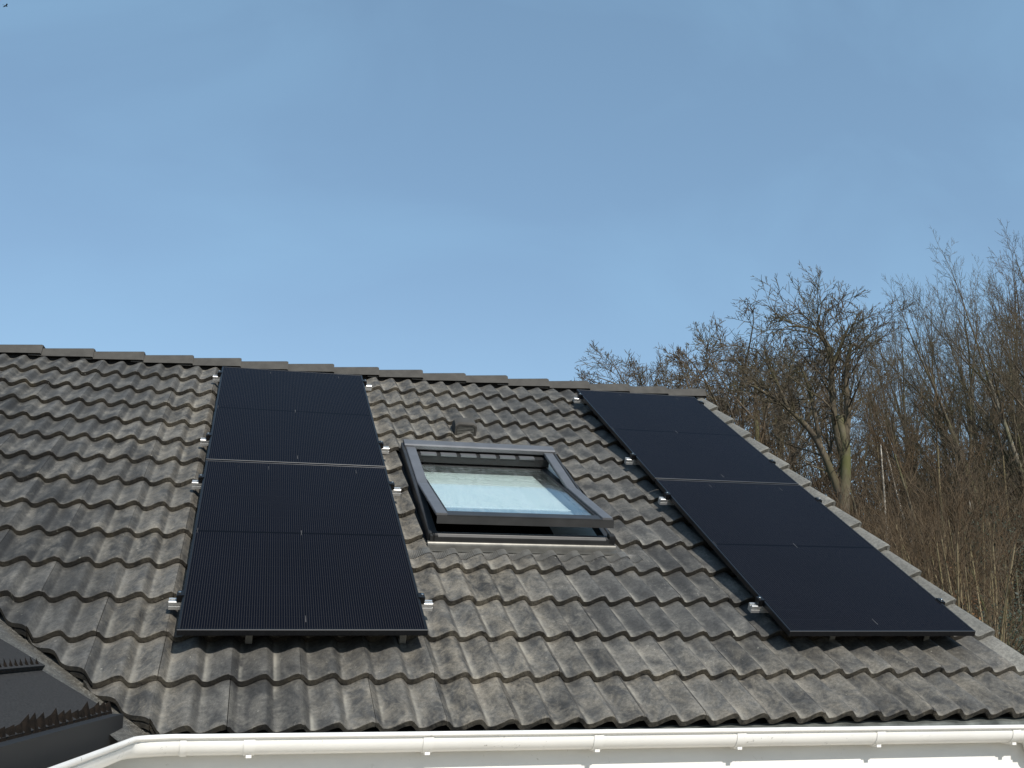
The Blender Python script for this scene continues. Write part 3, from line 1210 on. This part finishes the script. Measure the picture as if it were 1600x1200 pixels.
def make_rail(right=.070):
    root = empty('mounting_rail', (0, 0, 0), (TH, 0, 0))
    r = MB()
    h = .042
    # rail section with a groove in its front face and slot on top
    sec = [(-.020, RW1 - h), (-.020, RW1 - h * .62), (-.015, RW1 - h * .58), (-.015, RW1 - h * .42), (-.020, RW1 - h * .38), (-.020, RW1 - .002), (-.018, RW1), (-.005, RW1), (-.005, RW1 - .010), (.005, RW1 - .010), (.005, RW1), (.018, RW1), (.020, RW1 - .002), (.020, RW1 - h)]
    r.prism(sec, -.062, PW + right, 'x')
    r.build('rail', M_ALU, root)
    for s, x in ((-1, 0.0), (1, PW)):
        c = MB()
        xx = x + s * .014
        c.box(xx - .013, xx + .013, -.022, .026, RW1 - .004, .004, bev=.003)
        c.box(min(xx, xx - s * .022), max(xx, xx - s * .022), -.022, .026, .0005, .006, bev=.0015)
        cl = c.build('end_clamp', M_CLAMP, root)
        c = MB()
        c.tube([(xx, .002, .004), (xx, .002, .011)], [.0065, .0065], 8)
        c.tube([(xx, .002, .011), (xx, .002, .013)], [.004, .003], 8)
        c.build('bolt', M_BOLT, cl)
    return root


def hook_mesh(x, dv=0.0):
    h = MB()
    path = [(-.005, RW1 - .040), (-.030, RW1 - .042), (-.038, RW1 - .050), (-.040, -.118)]
    t = .006
    poly = []
    # a flat strap: up from the tile, then bent in under the panel
    poly = [(-.20, -.040), (-.215, -.046), (-.222, -.058), (-.224, -.128), (-.216, -.136), (-.14, -.136), (-.14, -.130), (-.211, -.130), (-.217, -.124), (-.216, -.060), (-.209, -.052), (-.196, -.047), (-.02, -.047), (-.02, -.040)]
    h.prism(poly, x - .016, x + .016, 'x')
    return h


rail0 = make_rail()
rail1 = make_rail(.012)
specs = []
for name, ub_ in (('left', 0.0), ('right', UB)):
    for v_ in (.315, 1.72, 2.43, 3.83):
        specs.append((name, ub_, v_))
rl = {0: 'lowest', 1: 'second lowest', 2: 'second highest', 3: 'highest'}
hooks0 = []
for i, (name, ub_, v_) in enumerate(specs):
    o = rail0 if i == 0 else rail1 if i == 4 else copy_tree(rail0 if i < 4 else rail1)
    o.location = W(ub_, v_, 0)
    tag(o, 'aluminium mounting rail with stub ends beyond the %s solar column, %s of its four' % (name, rl[i % 4]), 'mounting rail', 'rails under the solar panels')
for i, (name, ub_, v_) in enumerate(specs):
    if i % 4 == 0:
        root = [o for o in bpy.data.objects if o.name.startswith('mounting_rail') and (o.location - W(ub_, v_, 0)).length < .001][0]
        for x in ((.315, 1.035) if name == 'left' else (.335, .925)):
            hm = hook_mesh(x)
            hm.build('roof_hook', M_STEEL, root)

# ------------------------------------------------------------------ ground
GZ = -3.0
mb = MB()
rng = random.Random(3)
NX, NY = 60, 60
vs = []


def ground_z(x, y):
    d = max(0.0, (y + .35 * x - 16.0))
    h = .045 * d if d < 90 else .045 * 90 + .01 * (d - 90)
    return GZ + h + .15 * math.sin(x * .21 + 1) * math.sin(y * .17) * min(1, d / 8)


def warp(t):
    return math.copysign(abs(t) ** 2.2, t) * 900


for j in range(NY + 1):
    for i in range(NX + 1):
        x, y = warp(-1 + 2 * i / NX), warp(-1 + 2 * j / NY)
        vs.append((x, y, ground_z(x, y)))
mb.add(vs, [(j * (NX + 1) + i, j * (NX + 1) + i + 1, (j + 1) * (NX + 1) + i + 1, (j + 1) * (NX + 1) + i) for j in range(NY) for i in range(NX)])
g = mb.build('ground', M_SOIL, smooth=True, angle=0, fix=False)
tag(g, kind='structure')


mb = MB()
mb.box(-14, 5.5, -16, WY - .01, GZ - .2, GZ + .06)
tag(mb.build('terrace', speckled('pale_sandy_paving', (0.26, 0.22, 0.165), (0.36, 0.31, 0.24), 6, 0.9, 0, 0.2)), kind='structure')  # unseen pale ground, added to bounce warm light onto wall and gutter

# ------------------------------------------------------------------ bare trees
def bark(name, c1, c2, moss, ms=0.5):
    m, nt, b = mat(name, c1, 0.9, 0, 0.2)
    v = coords(nt, scale=(1, 1, .35))
    c = ramp(nt, noise(nt, v, 9, 5, 0.6), [(0.3, c1), (0.7, c2)])
    c = mixc(nt, ramp(nt, noise(nt, coords(nt), 1.3, 3), [(0.5 - ms * .2, 0.0), (0.75 - ms * .2, 0.8)]), c, moss)
    nt.links.new(c, b.inputs['Base Color'])
    return m


M_BARK = bark('grey_brown_bark', (0.075, 0.062, 0.044), (0.17, 0.145, 0.105), (0.085, 0.090, 0.030), .6)
M_DEEP = bark('dark_far_stems', (0.022, 0.016, 0.010), (0.055, 0.040, 0.025), (0.04, 0.028, 0.014), .1)  # darkened to paint in the shade deep inside the wood
M_BRUSH = bark('rust_brown_stalks', (0.070, 0.044, 0.022), (0.150, 0.096, 0.046), (0.11, 0.062, 0.025), .1)
M_LIMB = bark('olive_grey_limbs', (0.058, 0.047, 0.033), (0.130, 0.106, 0.072), (0.070, 0.068, 0.028), .2)
M_TWIG = bark('fine_grey_brown_twigs', (0.062, 0.048, 0.034), (0.130, 0.102, 0.070), (0.10, 0.09, 0.05), .1)
M_BARK2 = bark('pale_beech_bark', (0.12, 0.105, 0.080), (0.23, 0.205, 0.155), (0.10, 0.11, 0.045), .4)
M_TWIG2 = bark('reddish_brown_twigs', (0.060, 0.043, 0.028), (0.125, 0.092, 0.056), (0.095, 0.058, 0.027), .1)
M_STEM = bark('pale_sapling_bark', (0.12, 0.095, 0.055), (0.25, 0.205, 0.125), (0.13, 0.11, 0.045), .2)
M_BIRCH = bark('white_birch_bark', (0.20, 0.17, 0.13), (0.62, 0.58, 0.50), (0.10, 0.08, 0.06), .1)
M_LEAFB = speckled('withered_brown_leaves', (0.13, 0.055, 0.018), (0.26, 0.12, 0.035), 3, 0.8, 0, 0)
M_LEAFG = speckled('dark_evergreen_leaves', (0.010, 0.017, 0.007), (0.028, 0.040, 0.015), 3, 0.6, 0, 0)


class Tree:
    def __init__(s, seed):
        s.r = random.Random(seed)
        s.tr, s.cr = MB(), MB()

    def limb(s, p, d, L, rad, lv, P):
        r = s.r
        ns = (7, 6, 4, 3, 2)[lv] if lv < 5 else 2
        pts, rads = [p.copy()], [rad]
        dirs = [d.copy()]
        wig = P['wig'][min(lv, len(P['wig']) - 1)]
        trop = P['trop'][min(lv, len(P['trop']) - 1)]
        endr = P.get('end', .25) if lv < P['levels'] else .5
        for i in range(ns):
            d = (d + Vector((r.gauss(0, wig), r.gauss(0, wig), r.gauss(0, wig) + trop))).normalized()
            p = p + d * (L / ns)
            pts.append(p.copy())
            dirs.append(d.copy())
            rads.append(rad * (1 - (1 - endr) * (i + 1) / ns))
        tgt = s.tr if lv == 0 else s.cr
        tgt.tube(pts, rads, (8, 5, 3, 3, 3)[min(lv, 4)], cap=False)
        if lv >= P['levels']:
            return
        nb = P['nb'][lv]
        nb = max(1, int(round(nb * r.uniform(.8, 1.2))))
        f0 = P['f0'][lv]
        for k in range(nb):
            f = f0 + (1 - f0) * (k + r.random()) / nb
            x = f * ns
            i = min(int(x), ns - 1)
            q = pts[i].lerp(pts[i + 1], x - i)
            dd = dirs[i + 1]
            ax = dd.orthogonal().normalized()
            ax.rotate(Matrix.Rotation(r.uniform(0, 2 * math.pi), 3, dd))
            ang = R(r.uniform(*P['ang'][lv]))
            nd = dd.copy()
            nd.rotate(Matrix.Rotation(ang, 3, ax))
            rr = rads[i] * P['rr'][lv] * r.uniform(.75, 1.1)
            LL = L * P['lr'][lv] * (1.15 - .55 * f) * r.uniform(.75, 1.2)
            s.limb(q, nd, LL, max(rr, P['minr']), lv + 1, P)
        # leader continues
        if lv < P['levels']:
            s.limb(pts[-1], dirs[-1], L * P['lr'][lv] * P.get('lead', .7), max(rads[-1] * .9, P['minr']), lv + 1, P)

    def leaves(s, c, rad, n, size, mb):
        r = s.r
        for _ in range(n):
            v = Vector((r.gauss(0, 1), r.gauss(0, 1), r.gauss(0, 1)))
            q = c + Vector((v.x * rad[0], v.y * rad[1], v.z * rad[2])) * .5
            a = Vector((r.gauss(0, 1), r.gauss(0, 1), r.gauss(0, 1))).normalized()
            b = a.orthogonal().normalized()
            sz = size * r.uniform(.6, 1.3)
            mb.add([q - a * sz, q + b * sz * .6, q + a * sz, q - b * sz * .6], [(0, 1, 2, 3)])


P_SPREAD = dict(levels=4, nb=(10, 7, 7, 6), f0=(.40, .22, .15, .15), ang=((30, 62), (25, 55), (25, 55), (25, 60)), rr=(.58, .55, .5, .6), lr=(.78, .50, .48, .5), wig=(.05, .10, .13, .16, .18), trop=(.02, .04, .05, .03, .03), minr=.008, lead=.25)
P_BEECH = dict(levels=4, nb=(13, 7, 6, 4), f0=(.28, .20, .15, .15), ang=((16, 36), (20, 42), (22, 48), (25, 50)), rr=(.55, .50, .5, .6), lr=(.46, .44, .46, .5), wig=(.03, .05, .09, .12, .14), trop=(.015, .05, .05, .04, .03), minr=.0065)
P_POLE = dict(levels=3, nb=(16, 6, 5), f0=(.3, .2, .15), ang=((25, 60), (25, 55), (25, 55)), rr=(.4, .5, .6), lr=(.26, .5, .5), wig=(.04, .10, .15, .2), trop=(.02, .06, .05, .03), minr=.006)
P_WHIP = dict(levels=2, nb=(14, 5), f0=(.25, .2), ang=((20, 45), (20, 50)), rr=(.45, .6), lr=(.30, .5), wig=(.035, .10, .15), trop=(.02, .08, .05), minr=.0035)


def make_tree(name, seed, H, rad, P, mt, mc, multi=1, spread=0.0, scale_trunk=.5):
    t = Tree(seed)
    for k in range(multi):
        a = t.r.uniform(0, 6.28)
        d = Vector((math.cos(a) * spread, math.sin(a) * spread, 1)).normalized()
        t.limb(Vector((math.cos(a), math.sin(a), 0)) * (.15 * (multi > 1)) + Vector((0, 0, -.2)), d, H * scale_trunk, rad, 0, P)
    root = empty(name, (0, 0, 0))
    t.tr.build('trunk', mt, root, smooth=True, angle=0, fix=False)
    t.cr.build('crown', mc, root, smooth=True, angle=0, fix=False)
    # true height
    zz = sorted(p[2] for p in t.cr.v)[int(len(t.cr.v) * .993)]
    root['h'] = zz
    return root


def at(px, d, z=None):
    """ground point seen at photograph column px, at distance d from the camera"""
    x = (px - 800) / 1558.69
    dv = rx * x + Vector(ROWS[1]) * ((988 - 600) / 1558.69) + Vector(ROWS[2])
    dv.z = 0
    dv.normalize()
    p = CAM + dv * d
    return Vector((p.x, p.y, ground_z(p.x, p.y) if z is None else z))


def top_z(py, d, px=800):
    """height seen at (px, py) at horizontal distance d"""
    dv = rx * ((px - 800) / 1558.69) + Vector(ROWS[1]) * ((py - 600) / 1558.69) + Vector(ROWS[2])
    return CAM.z + d * dv.z / math.hypot(dv.x, dv.y)


def seen(px, py, d):
    dv = rx * ((px - 800) / 1558.69) + Vector(ROWS[1]) * ((py - 600) / 1558.69) + Vector(ROWS[2])
    return CAM + dv * (d / math.hypot(dv.x, dv.y))


arch = {
    'spread': [make_tree('bare_tree', 21, 14, .22, P_SPREAD, M_BARK, M_TWIG), make_tree('bare_tree', 22, 14, .20, P_SPREAD, M_BARK, M_TWIG)],
    'beech': [make_tree('bare_tree', 31, 16, .25, P_BEECH, M_BARK, M_LIMB, scale_trunk=.74), make_tree('bare_tree', 32, 16, .21, P_BEECH, M_BARK, M_TWIG, scale_trunk=.70), make_tree('bare_tree', 33, 16, .22, P_BEECH, M_BARK2, M_LIMB, scale_trunk=.78)],
    'pole': [make_tree('slender_tree', 41, 10, .085, P_POLE, M_BARK, M_TWIG2, scale_trunk=.85), make_tree('slender_tree', 42, 10, .075, P_POLE, M_STEM, M_TWIG2, scale_trunk=.85)],
    'whip': [make_tree('sapling', 51, 6, .030, P_WHIP, M_STEM, M_TWIG2, multi=2, spread=.12, scale_trunk=.85), make_tree('sapling', 52, 6, .026, P_WHIP, M_STEM, M_TWIG2, multi=3, spread=.2, scale_trunk=.85),
             make_tree('sapling', 53, 6, .030, P_WHIP, M_STEM, M_TWIG2, multi=1, spread=.1, scale_trunk=.85)],
    'birch': [make_tree('birch_tree', 61, 12, .085, P_POLE, M_BIRCH, M_TWIG, scale_trunk=.85)],
}
used = set()


def plant(kind, idx, px, d, toppy, label, group, cat='tree', lean=0.0, leanf=0.0, rz=None, wide=1.0, rs=random.Random(77)):
    src = arch[kind][idx % len(arch[kind])]
    key = src.name
    if key not in used:
        o = src
        used.add(key)
    else:
        o = copy_tree(src)
    base = at(px, d)
    sc = (top_z(toppy, d, px) - base.z) / src['h']
    o.location = base
    o.scale = (sc * wide, sc * wide, sc)
    az = math.atan2(base.x - CAM.x, base.y - CAM.y)
    rot = Matrix.Rotation(-az, 3, 'Z') @ Matrix.Rotation(leanf, 3, 'X') @ Matrix.Rotation(-lean, 3, 'Y') @ Matrix.Rotation(rs.uniform(0, 6.28) if rz is None else rz, 3, 'Z')
    o.rotation_euler = rot.to_euler()
    tag(o, label, cat, group)
    return o


rs = random.Random(9)
# the trees that stand out, left to right
plant('spread', 0, 1045, 52, 545, 'bare round-crowned tree rising just above the right end of the ridge', None, rz=.6, wide=1.15)
plant('spread', 1, 1150, 46, 520, 'bare tree with a wide tangled crown directly right of the ridge end', None, rz=2.0, wide=1.1)
plant('spread', 0, 1205, 38, 500, 'bare tree between the ridge-end crown and the tall mossy forked tree', None, rz=4.0, wide=.9)
plant('beech', 1, 1440, 40, 495, 'bare upright tree in the dip of the tree line, right of the forked tree', None, rz=1.0, lean=.02, wide=.8)
plant('beech', 0, 1620, 31, 395, 'bare beech with its crown leaning left, first of the tall right-hand group', None, rz=.3, lean=.16, wide=.8)
plant('beech', 2, 1700, 30, 340, 'tallest bare beech of the wood, its tip highest against the sky', None, rz=1.7, lean=.12, wide=.8)
plant('beech', 1, 1780, 28, 345, 'bare beech cut by the right border of the picture, limbs fanning left', None, rz=2.7, lean=.14, wide=.85)
G1 = 'bare trees of the wood behind the gable'
for i, (px, d, tp, k, wd) in enumerate([(1110, 60, 570, 'spread', .8), (1255, 50, 500, 'beech', .8), (1290, 44, 530, 'beech', .8), (1330, 55, 515, 'spread', .8), (1350, 46, 530, 'beech', .8), (1415, 48, 505, 'beech', .7),
                                       (1455, 38, 485, 'beech', .7), (1510, 42, 455, 'beech', .8), (1570, 38, 440, 'beech', .8), (1640, 40, 395, 'beech', .8), (1670, 36, 385, 'beech', .8), (1230, 62, 530, 'spread', .8), (1170, 58, 560, 'spread', .7), (1740, 32, 365, 'beech', .8), (1690, 46, 390, 'beech', .8), (1570, 33, 410, 'beech', .8), (1650, 60, 430, 'beech', .8), (1560, 55, 450, 'beech', .8), (1480, 60, 480, 'beech', .8), (1000, 70, 590, 'spread', .8)]):
    plant(k, i, px, d, tp, 'bare grey-brown tree tangled in the back of the wood behind the gable', G1, wide=wd, lean=.05)
G2 = 'slender understorey trees of the wood'
for i in range(22):
    px = 1130 + i * 24 + rs.uniform(-8, 8)
    d = rs.uniform(24, 50)
    tp = rs.uniform(600, 710) - (px - 1130) * .10
    plant('pole', i, px, d, tp, 'slender bare understorey tree lost in the brown tangle of the wood', G2, lean=rs.uniform(-.03, .12), wide=rs.uniform(.9, 1.3))
plant('birch', 0, 1385, 27, 600, 'thin white-barked birch standing right of the mossy forked tree', None, lean=.03)
plant('birch', 0, 1480, 30, 600, 'thin white-barked birch in the middle of the brown thicket', None, lean=.08)
plant('birch', 0, 1560, 26, 640, 'short white-barked birch deep in the thicket below the tall beeches', None, lean=.08)
G3 = 'saplings in front of the wood'
for i in range(74):
    px = 1330 + (i * 37 % 74) * 4.6 + rs.uniform(-6, 6)
    d = rs.uniform(12.5, 23)
    tp = rs.uniform(700, 800) - max(0, (1500 - px)) * -.28
    if px < 1420:
        d = rs.uniform(17, 24)
        tp = rs.uniform(760, 860)
    plant('whip', i, px, d, tp, 'thin brown sapling among the many leaning saplings beside the gable', G3, 'sapling', lean=rs.uniform(.06, .24), wide=rs.uniform(1.0, 1.5))

# the mossy forked tree near the gable, limbs placed as they grow
hero = Tree(8)
HD = 24.0
pxm = HD / 1558.69 / math.cos(R(14))
hb = at(1322, HD)
hr = Vector((rx.x, rx.y, 0)).normalized()
hf = Vector((-hr.y, hr.x, 0))


def hp(px, py, dep=0.0):
    return seen(px, py, HD + dep) - hb


P_H = dict(P_SPREAD)
P_H['nb'] = (1, 5, 6, 5)
P_H['ang'] = ((30, 62), (25, 50), (22, 48), (25, 50))
P_H['minr'] = .008


def run(pxs, r0, r1, lv, branch=True, trunk=False, dens=1.0):
    pts = [hp(*q) for q in pxs]
    fine = []
    for a in range(len(pts) - 1):
        p0, p1, p2, p3 = pts[max(a - 1, 0)], pts[a], pts[a + 1], pts[min(a + 2, len(pts) - 1)]
        for t in (0, .33, .66):
            fine.append(.5 * ((2 * p1) + (p2 - p0) * t + (2 * p0 - 5 * p1 + 4 * p2 - p3) * t * t + (3 * p1 - p0 - 3 * p2 + p3) * t ** 3))
    fine.append(pts[-1])
    n = len(fine)
    rads = [r0 + (r1 - r0) * i / (n - 1) for i in range(n)]
    (hero.tr if trunk else hero.cr).tube(fine, rads, 9 if trunk else 7, cap=False)
    if not branch:
        return
    for i in range(2, n):
        for _ in range(2 if hero.r.random() < .25 * dens else 1):
            d = (fine[i] - fine[i - 1]).normalized()
            ax = d.orthogonal().normalized()
            ax.rotate(Matrix.Rotation(hero.r.uniform(0, 6.28), 3, d))
            d.rotate(Matrix.Rotation(R(hero.r.uniform(30, 65)), 3, ax))
            d.z = abs(d.z) * .7 + .1
            hero.limb(fine[i], d.normalized(), hero.r.uniform(.9, 1.7) * lv, max(.012, rads[i] * .38), 2, P_H)


run([(1324, 1010), (1322, 860), (1318, 800), (1321, 742), (1320, 690), (1310, 650)], .15, .10, 1, False, True)
run([(1320, 720), (1306, 665), (1300, 600), (1298, 550), (1284, 528), (1278, 510), (1280, 492)], .10, .02, 1.0)
run([(1321, 690), (1325, 640), (1322, 590), (1330, 540), (1346, 545)], .10, .02, .9)
run([(1299, 560), (1284, 525), (1262, 512), (1232, 510)], .06, .015, .8)
run([(1301, 570), (1312, 545), (1322, 520), (1328, 508)], .06, .015, .8)
run([(1312, 770), (1300, 740), (1283, 700), (1262, 668), (1232, 640), (1205, 620), (1178, 604)], .10, .03, 1.0)
run([(1283, 700), (1272, 640), (1262, 600), (1250, 570)], .06, .02, .9)
run([(1232, 640), (1215, 600), (1200, 570), (1180, 545)], .05, .015, .9)
ht = empty('forked_tree', hb)
hero.tr.build('trunk', M_BARK, ht, smooth=True, angle=0, fix=False)
hero.cr.build('crown', M_LIMB, ht, smooth=True, angle=0, fix=False)
tag(ht, 'tall mossy bare tree forking low, one heavy limb reaching left over the gable', 'tree')

# ivy-covered trunk near the right border
iv = Tree(4)
ib = at(1592, 25)
it = empty('ivy_tree', ib)
base = Vector((0, 0, -.2))
iv.limb(base, Vector((-.17, .03, 1)).normalized(), 5.6, .15, 0, P_BEECH)
iv.tr.build('trunk', M_BARK, it, smooth=True, angle=0, fix=False)
iv.cr.build('crown', M_TWIG, it, smooth=True, angle=0, fix=False)
lf = MB()
for k in range(20):
    h = 1.6 + k * .18
    iv.leaves(Vector((-.17 * h, .03 * h, h)), (.5, .5, .4), 60, .045, lf)
lf.build('ivy', M_LEAFG, it, fix=False)
tag(it, 'bare tree with dark green ivy round its trunk, near the right border', 'tree')

# evergreen shrubs low at the right edge
for i, (px, d, pt, rad, lab) in enumerate([(1560, 13.5, 925, 1.15, 'dark evergreen shrub low beside the gable edge at the right border'),
                                            (1625, 15, 860, 1.5, 'larger dark evergreen shrub cut off by the right border'),
                                            (1500, 17.5, 915, 1.2, 'dark evergreen shrub half hidden behind the verge tiles'),
                                            (1590, 22, 775, 1.3, 'dark evergreen bush in the thicket under the right-hand beeches')]):
    t = Tree(90 + i)
    b_ = at(px, d)
    root = empty('evergreen_shrub', b_)
    H = top_z(pt, d, px) - b_.z
    st_ = MB()
    lv_ = MB()
    for k in range(7):
        a = t.r.uniform(0, 6.28)
        e = Vector((math.cos(a) * rad * .6, math.sin(a) * rad * .6, H * t.r.uniform(.7, .95)))
        st_.tube([Vector((0, 0, -.1)), e * .5 + Vector((0, 0, .1)), e], [.04, .025, .01], 5, cap=False)
    for k in range(60):
        a = t.r.uniform(0, 6.28)
        q = t.r.uniform(0, 1) ** .5 * rad
        z = H * t.r.uniform(.15, .95) * (1 - .25 * (q / rad) ** 2)
        t.leaves(Vector((math.cos(a) * q, math.sin(a) * q, z)), (.5, .5, .4), 150, .026, lv_)
    st_.build('stem', M_BARK, root, fix=False)
    lv_.build('foliage', M_LEAFG, root, fix=False)
    tag(root, lab, 'shrub')

# withered beech leaves still hanging in the thicket: small leafy bushes
for i, (px, d, pt, lab) in enumerate([(1535, 15.5, 850, 'leafy rust-brown young beech low behind the verge, withered leaves still on'),
                                       (1575, 18, 800, 'rust-brown young beech with withered leaves near the right border'),
                                       (1465, 20, 850, 'rust-brown young beech with withered leaves right of the panel top edge')]):
    t = Tree(70 + i)
    b_ = at(px, d)
    root = empty('young_beech', b_)
    H = (top_z(pt, d, px) - b_.z)
    t.limb(Vector((0, 0, -.1)), Vector((-.12, 0, 1)).normalized(), H * .7, .03, 0, dict(P_WHIP, nb=(16, 7)))
    lv_ = MB()
    for p in t.cr.v[::5]:
        if t.r.random() < .45:
            t.leaves(Vector(p), (.10, .10, .10), 2, .028, lv_)
    t.tr.build('stem', M_STEM, root, fix=False)
    t.cr.build('twigs', M_TWIG2, root, fix=False)
    lv_.build('leaves', M_LEAFB, root, fix=False)
    tag(root, lab, 'young beech')

# the deep wood: one uncountable tangle of stems and twigs
th = MB()
r = random.Random(123)
for i in range(9000):
    px = r.uniform(900, 1900)
    d = r.uniform(30, 85)
    p = at(px, d)
    H = (.25 + .75 * r.random() ** .8) * (top_z(725 - (60 if r.random() < .15 else 0) + max(0, 1250 - px) * .10, d, px) - p.z)
    rad = r.uniform(.012, .05)
    ln = Vector((r.gauss(-.10, .13), r.gauss(0, .13), 1)) * H
    m_ = p + ln * .5 + Vector((r.gauss(0, .15), r.gauss(0, .15), 0))
    th.tube([p, m_, p + ln], [rad, rad * .7, rad * .2], 3, cap=False)
    for k in range(6):
        f = r.uniform(.25, 1)
        q = p + ln * f
        e = q + Vector((r.gauss(0, .5), r.gauss(0, .5), r.uniform(.1, .9)))
        th.tube([q, (q + e) / 2 + Vector((r.gauss(0, .08), r.gauss(0, .08), r.gauss(0, .05))), e], [rad * .4, rad * .3, rad * .12], 3, cap=False)
o = th.build('deep_wood', M_DEEP, fix=False)
tag(o, 'brown tangle of far stems and twigs filling the wood', 'wood', kind='stuff')
# low brush and bracken in front
th = MB()
for i in range(26000):
    px = r.uniform(1290, 1800)
    d = r.uniform(11, 32)
    p = at(px, d)
    H = r.uniform(.4, 2.6)
    q = p + Vector((0, 0, r.uniform(0, 1.6)))
    e = q + Vector((r.gauss(-.15, .35), r.gauss(0, .35), r.uniform(.3, 1.0) * H * .6))
    rad = r.uniform(.003, .009)
    th.tube([q, (q + e) / 2 + Vector((r.gauss(0, .06), r.gauss(0, .06), r.gauss(0, .05))), e], [rad, rad * .8, rad * .3], 3, cap=False)
o = th.build('brushwood', M_BRUSH, fix=False)
tag(o, 'brown brushwood and dead stalks under the saplings', 'brushwood', kind='stuff')

# far small bird in the top left of the sky
bp = CAM + (rx * ((9 - 800) / 1558.69) + Vector(ROWS[1]) * ((9.5 - 600) / 1558.69) + Vector(ROWS[2])).normalized() * 110
bird = MB()
bird.tube([(-.16, 0, 0), (-.08, 0, .01), (.04, 0, .015), (.12, 0, .02), (.17, 0, .02)], [.01, .035, .045, .03, .006], 8)
bird.add([(-.16, 0, 0), (-.28, .05, 0), (-.27, 0, .005), (-.28, -.05, 0)], [(0, 1, 2), (0, 2, 3)])
for s in (-1, 1):
    bird.add([(.07, s * .03, .03), (-.05, s * .03, .03), (-.05, s * .20, .10), (.08, s * .20, .11), (-.10, s * .42, .04), (-.02, s * .40, .05)], [(0, 1, 2, 3), (3, 2, 4, 5)])
bo = bird.build('bird', M_BLACK, smooth=True)
bo.location = bp
bo.rotation_euler = (0, 0, .6)
tag(bo, 'tiny dark bird flying far off in the top left of the sky', 'bird')

# unused sources are never left at the origin
for k_, lst in arch.items():
    for o in lst:
        if o.name not in used:
            for ch in list(o.children):
                bpy.data.objects.remove(ch)
            bpy.data.objects.remove(o)
        elif 'h' in o:
            pass
for o in bpy.data.objects:
    if 'h' in o.keys():
        del o['h']
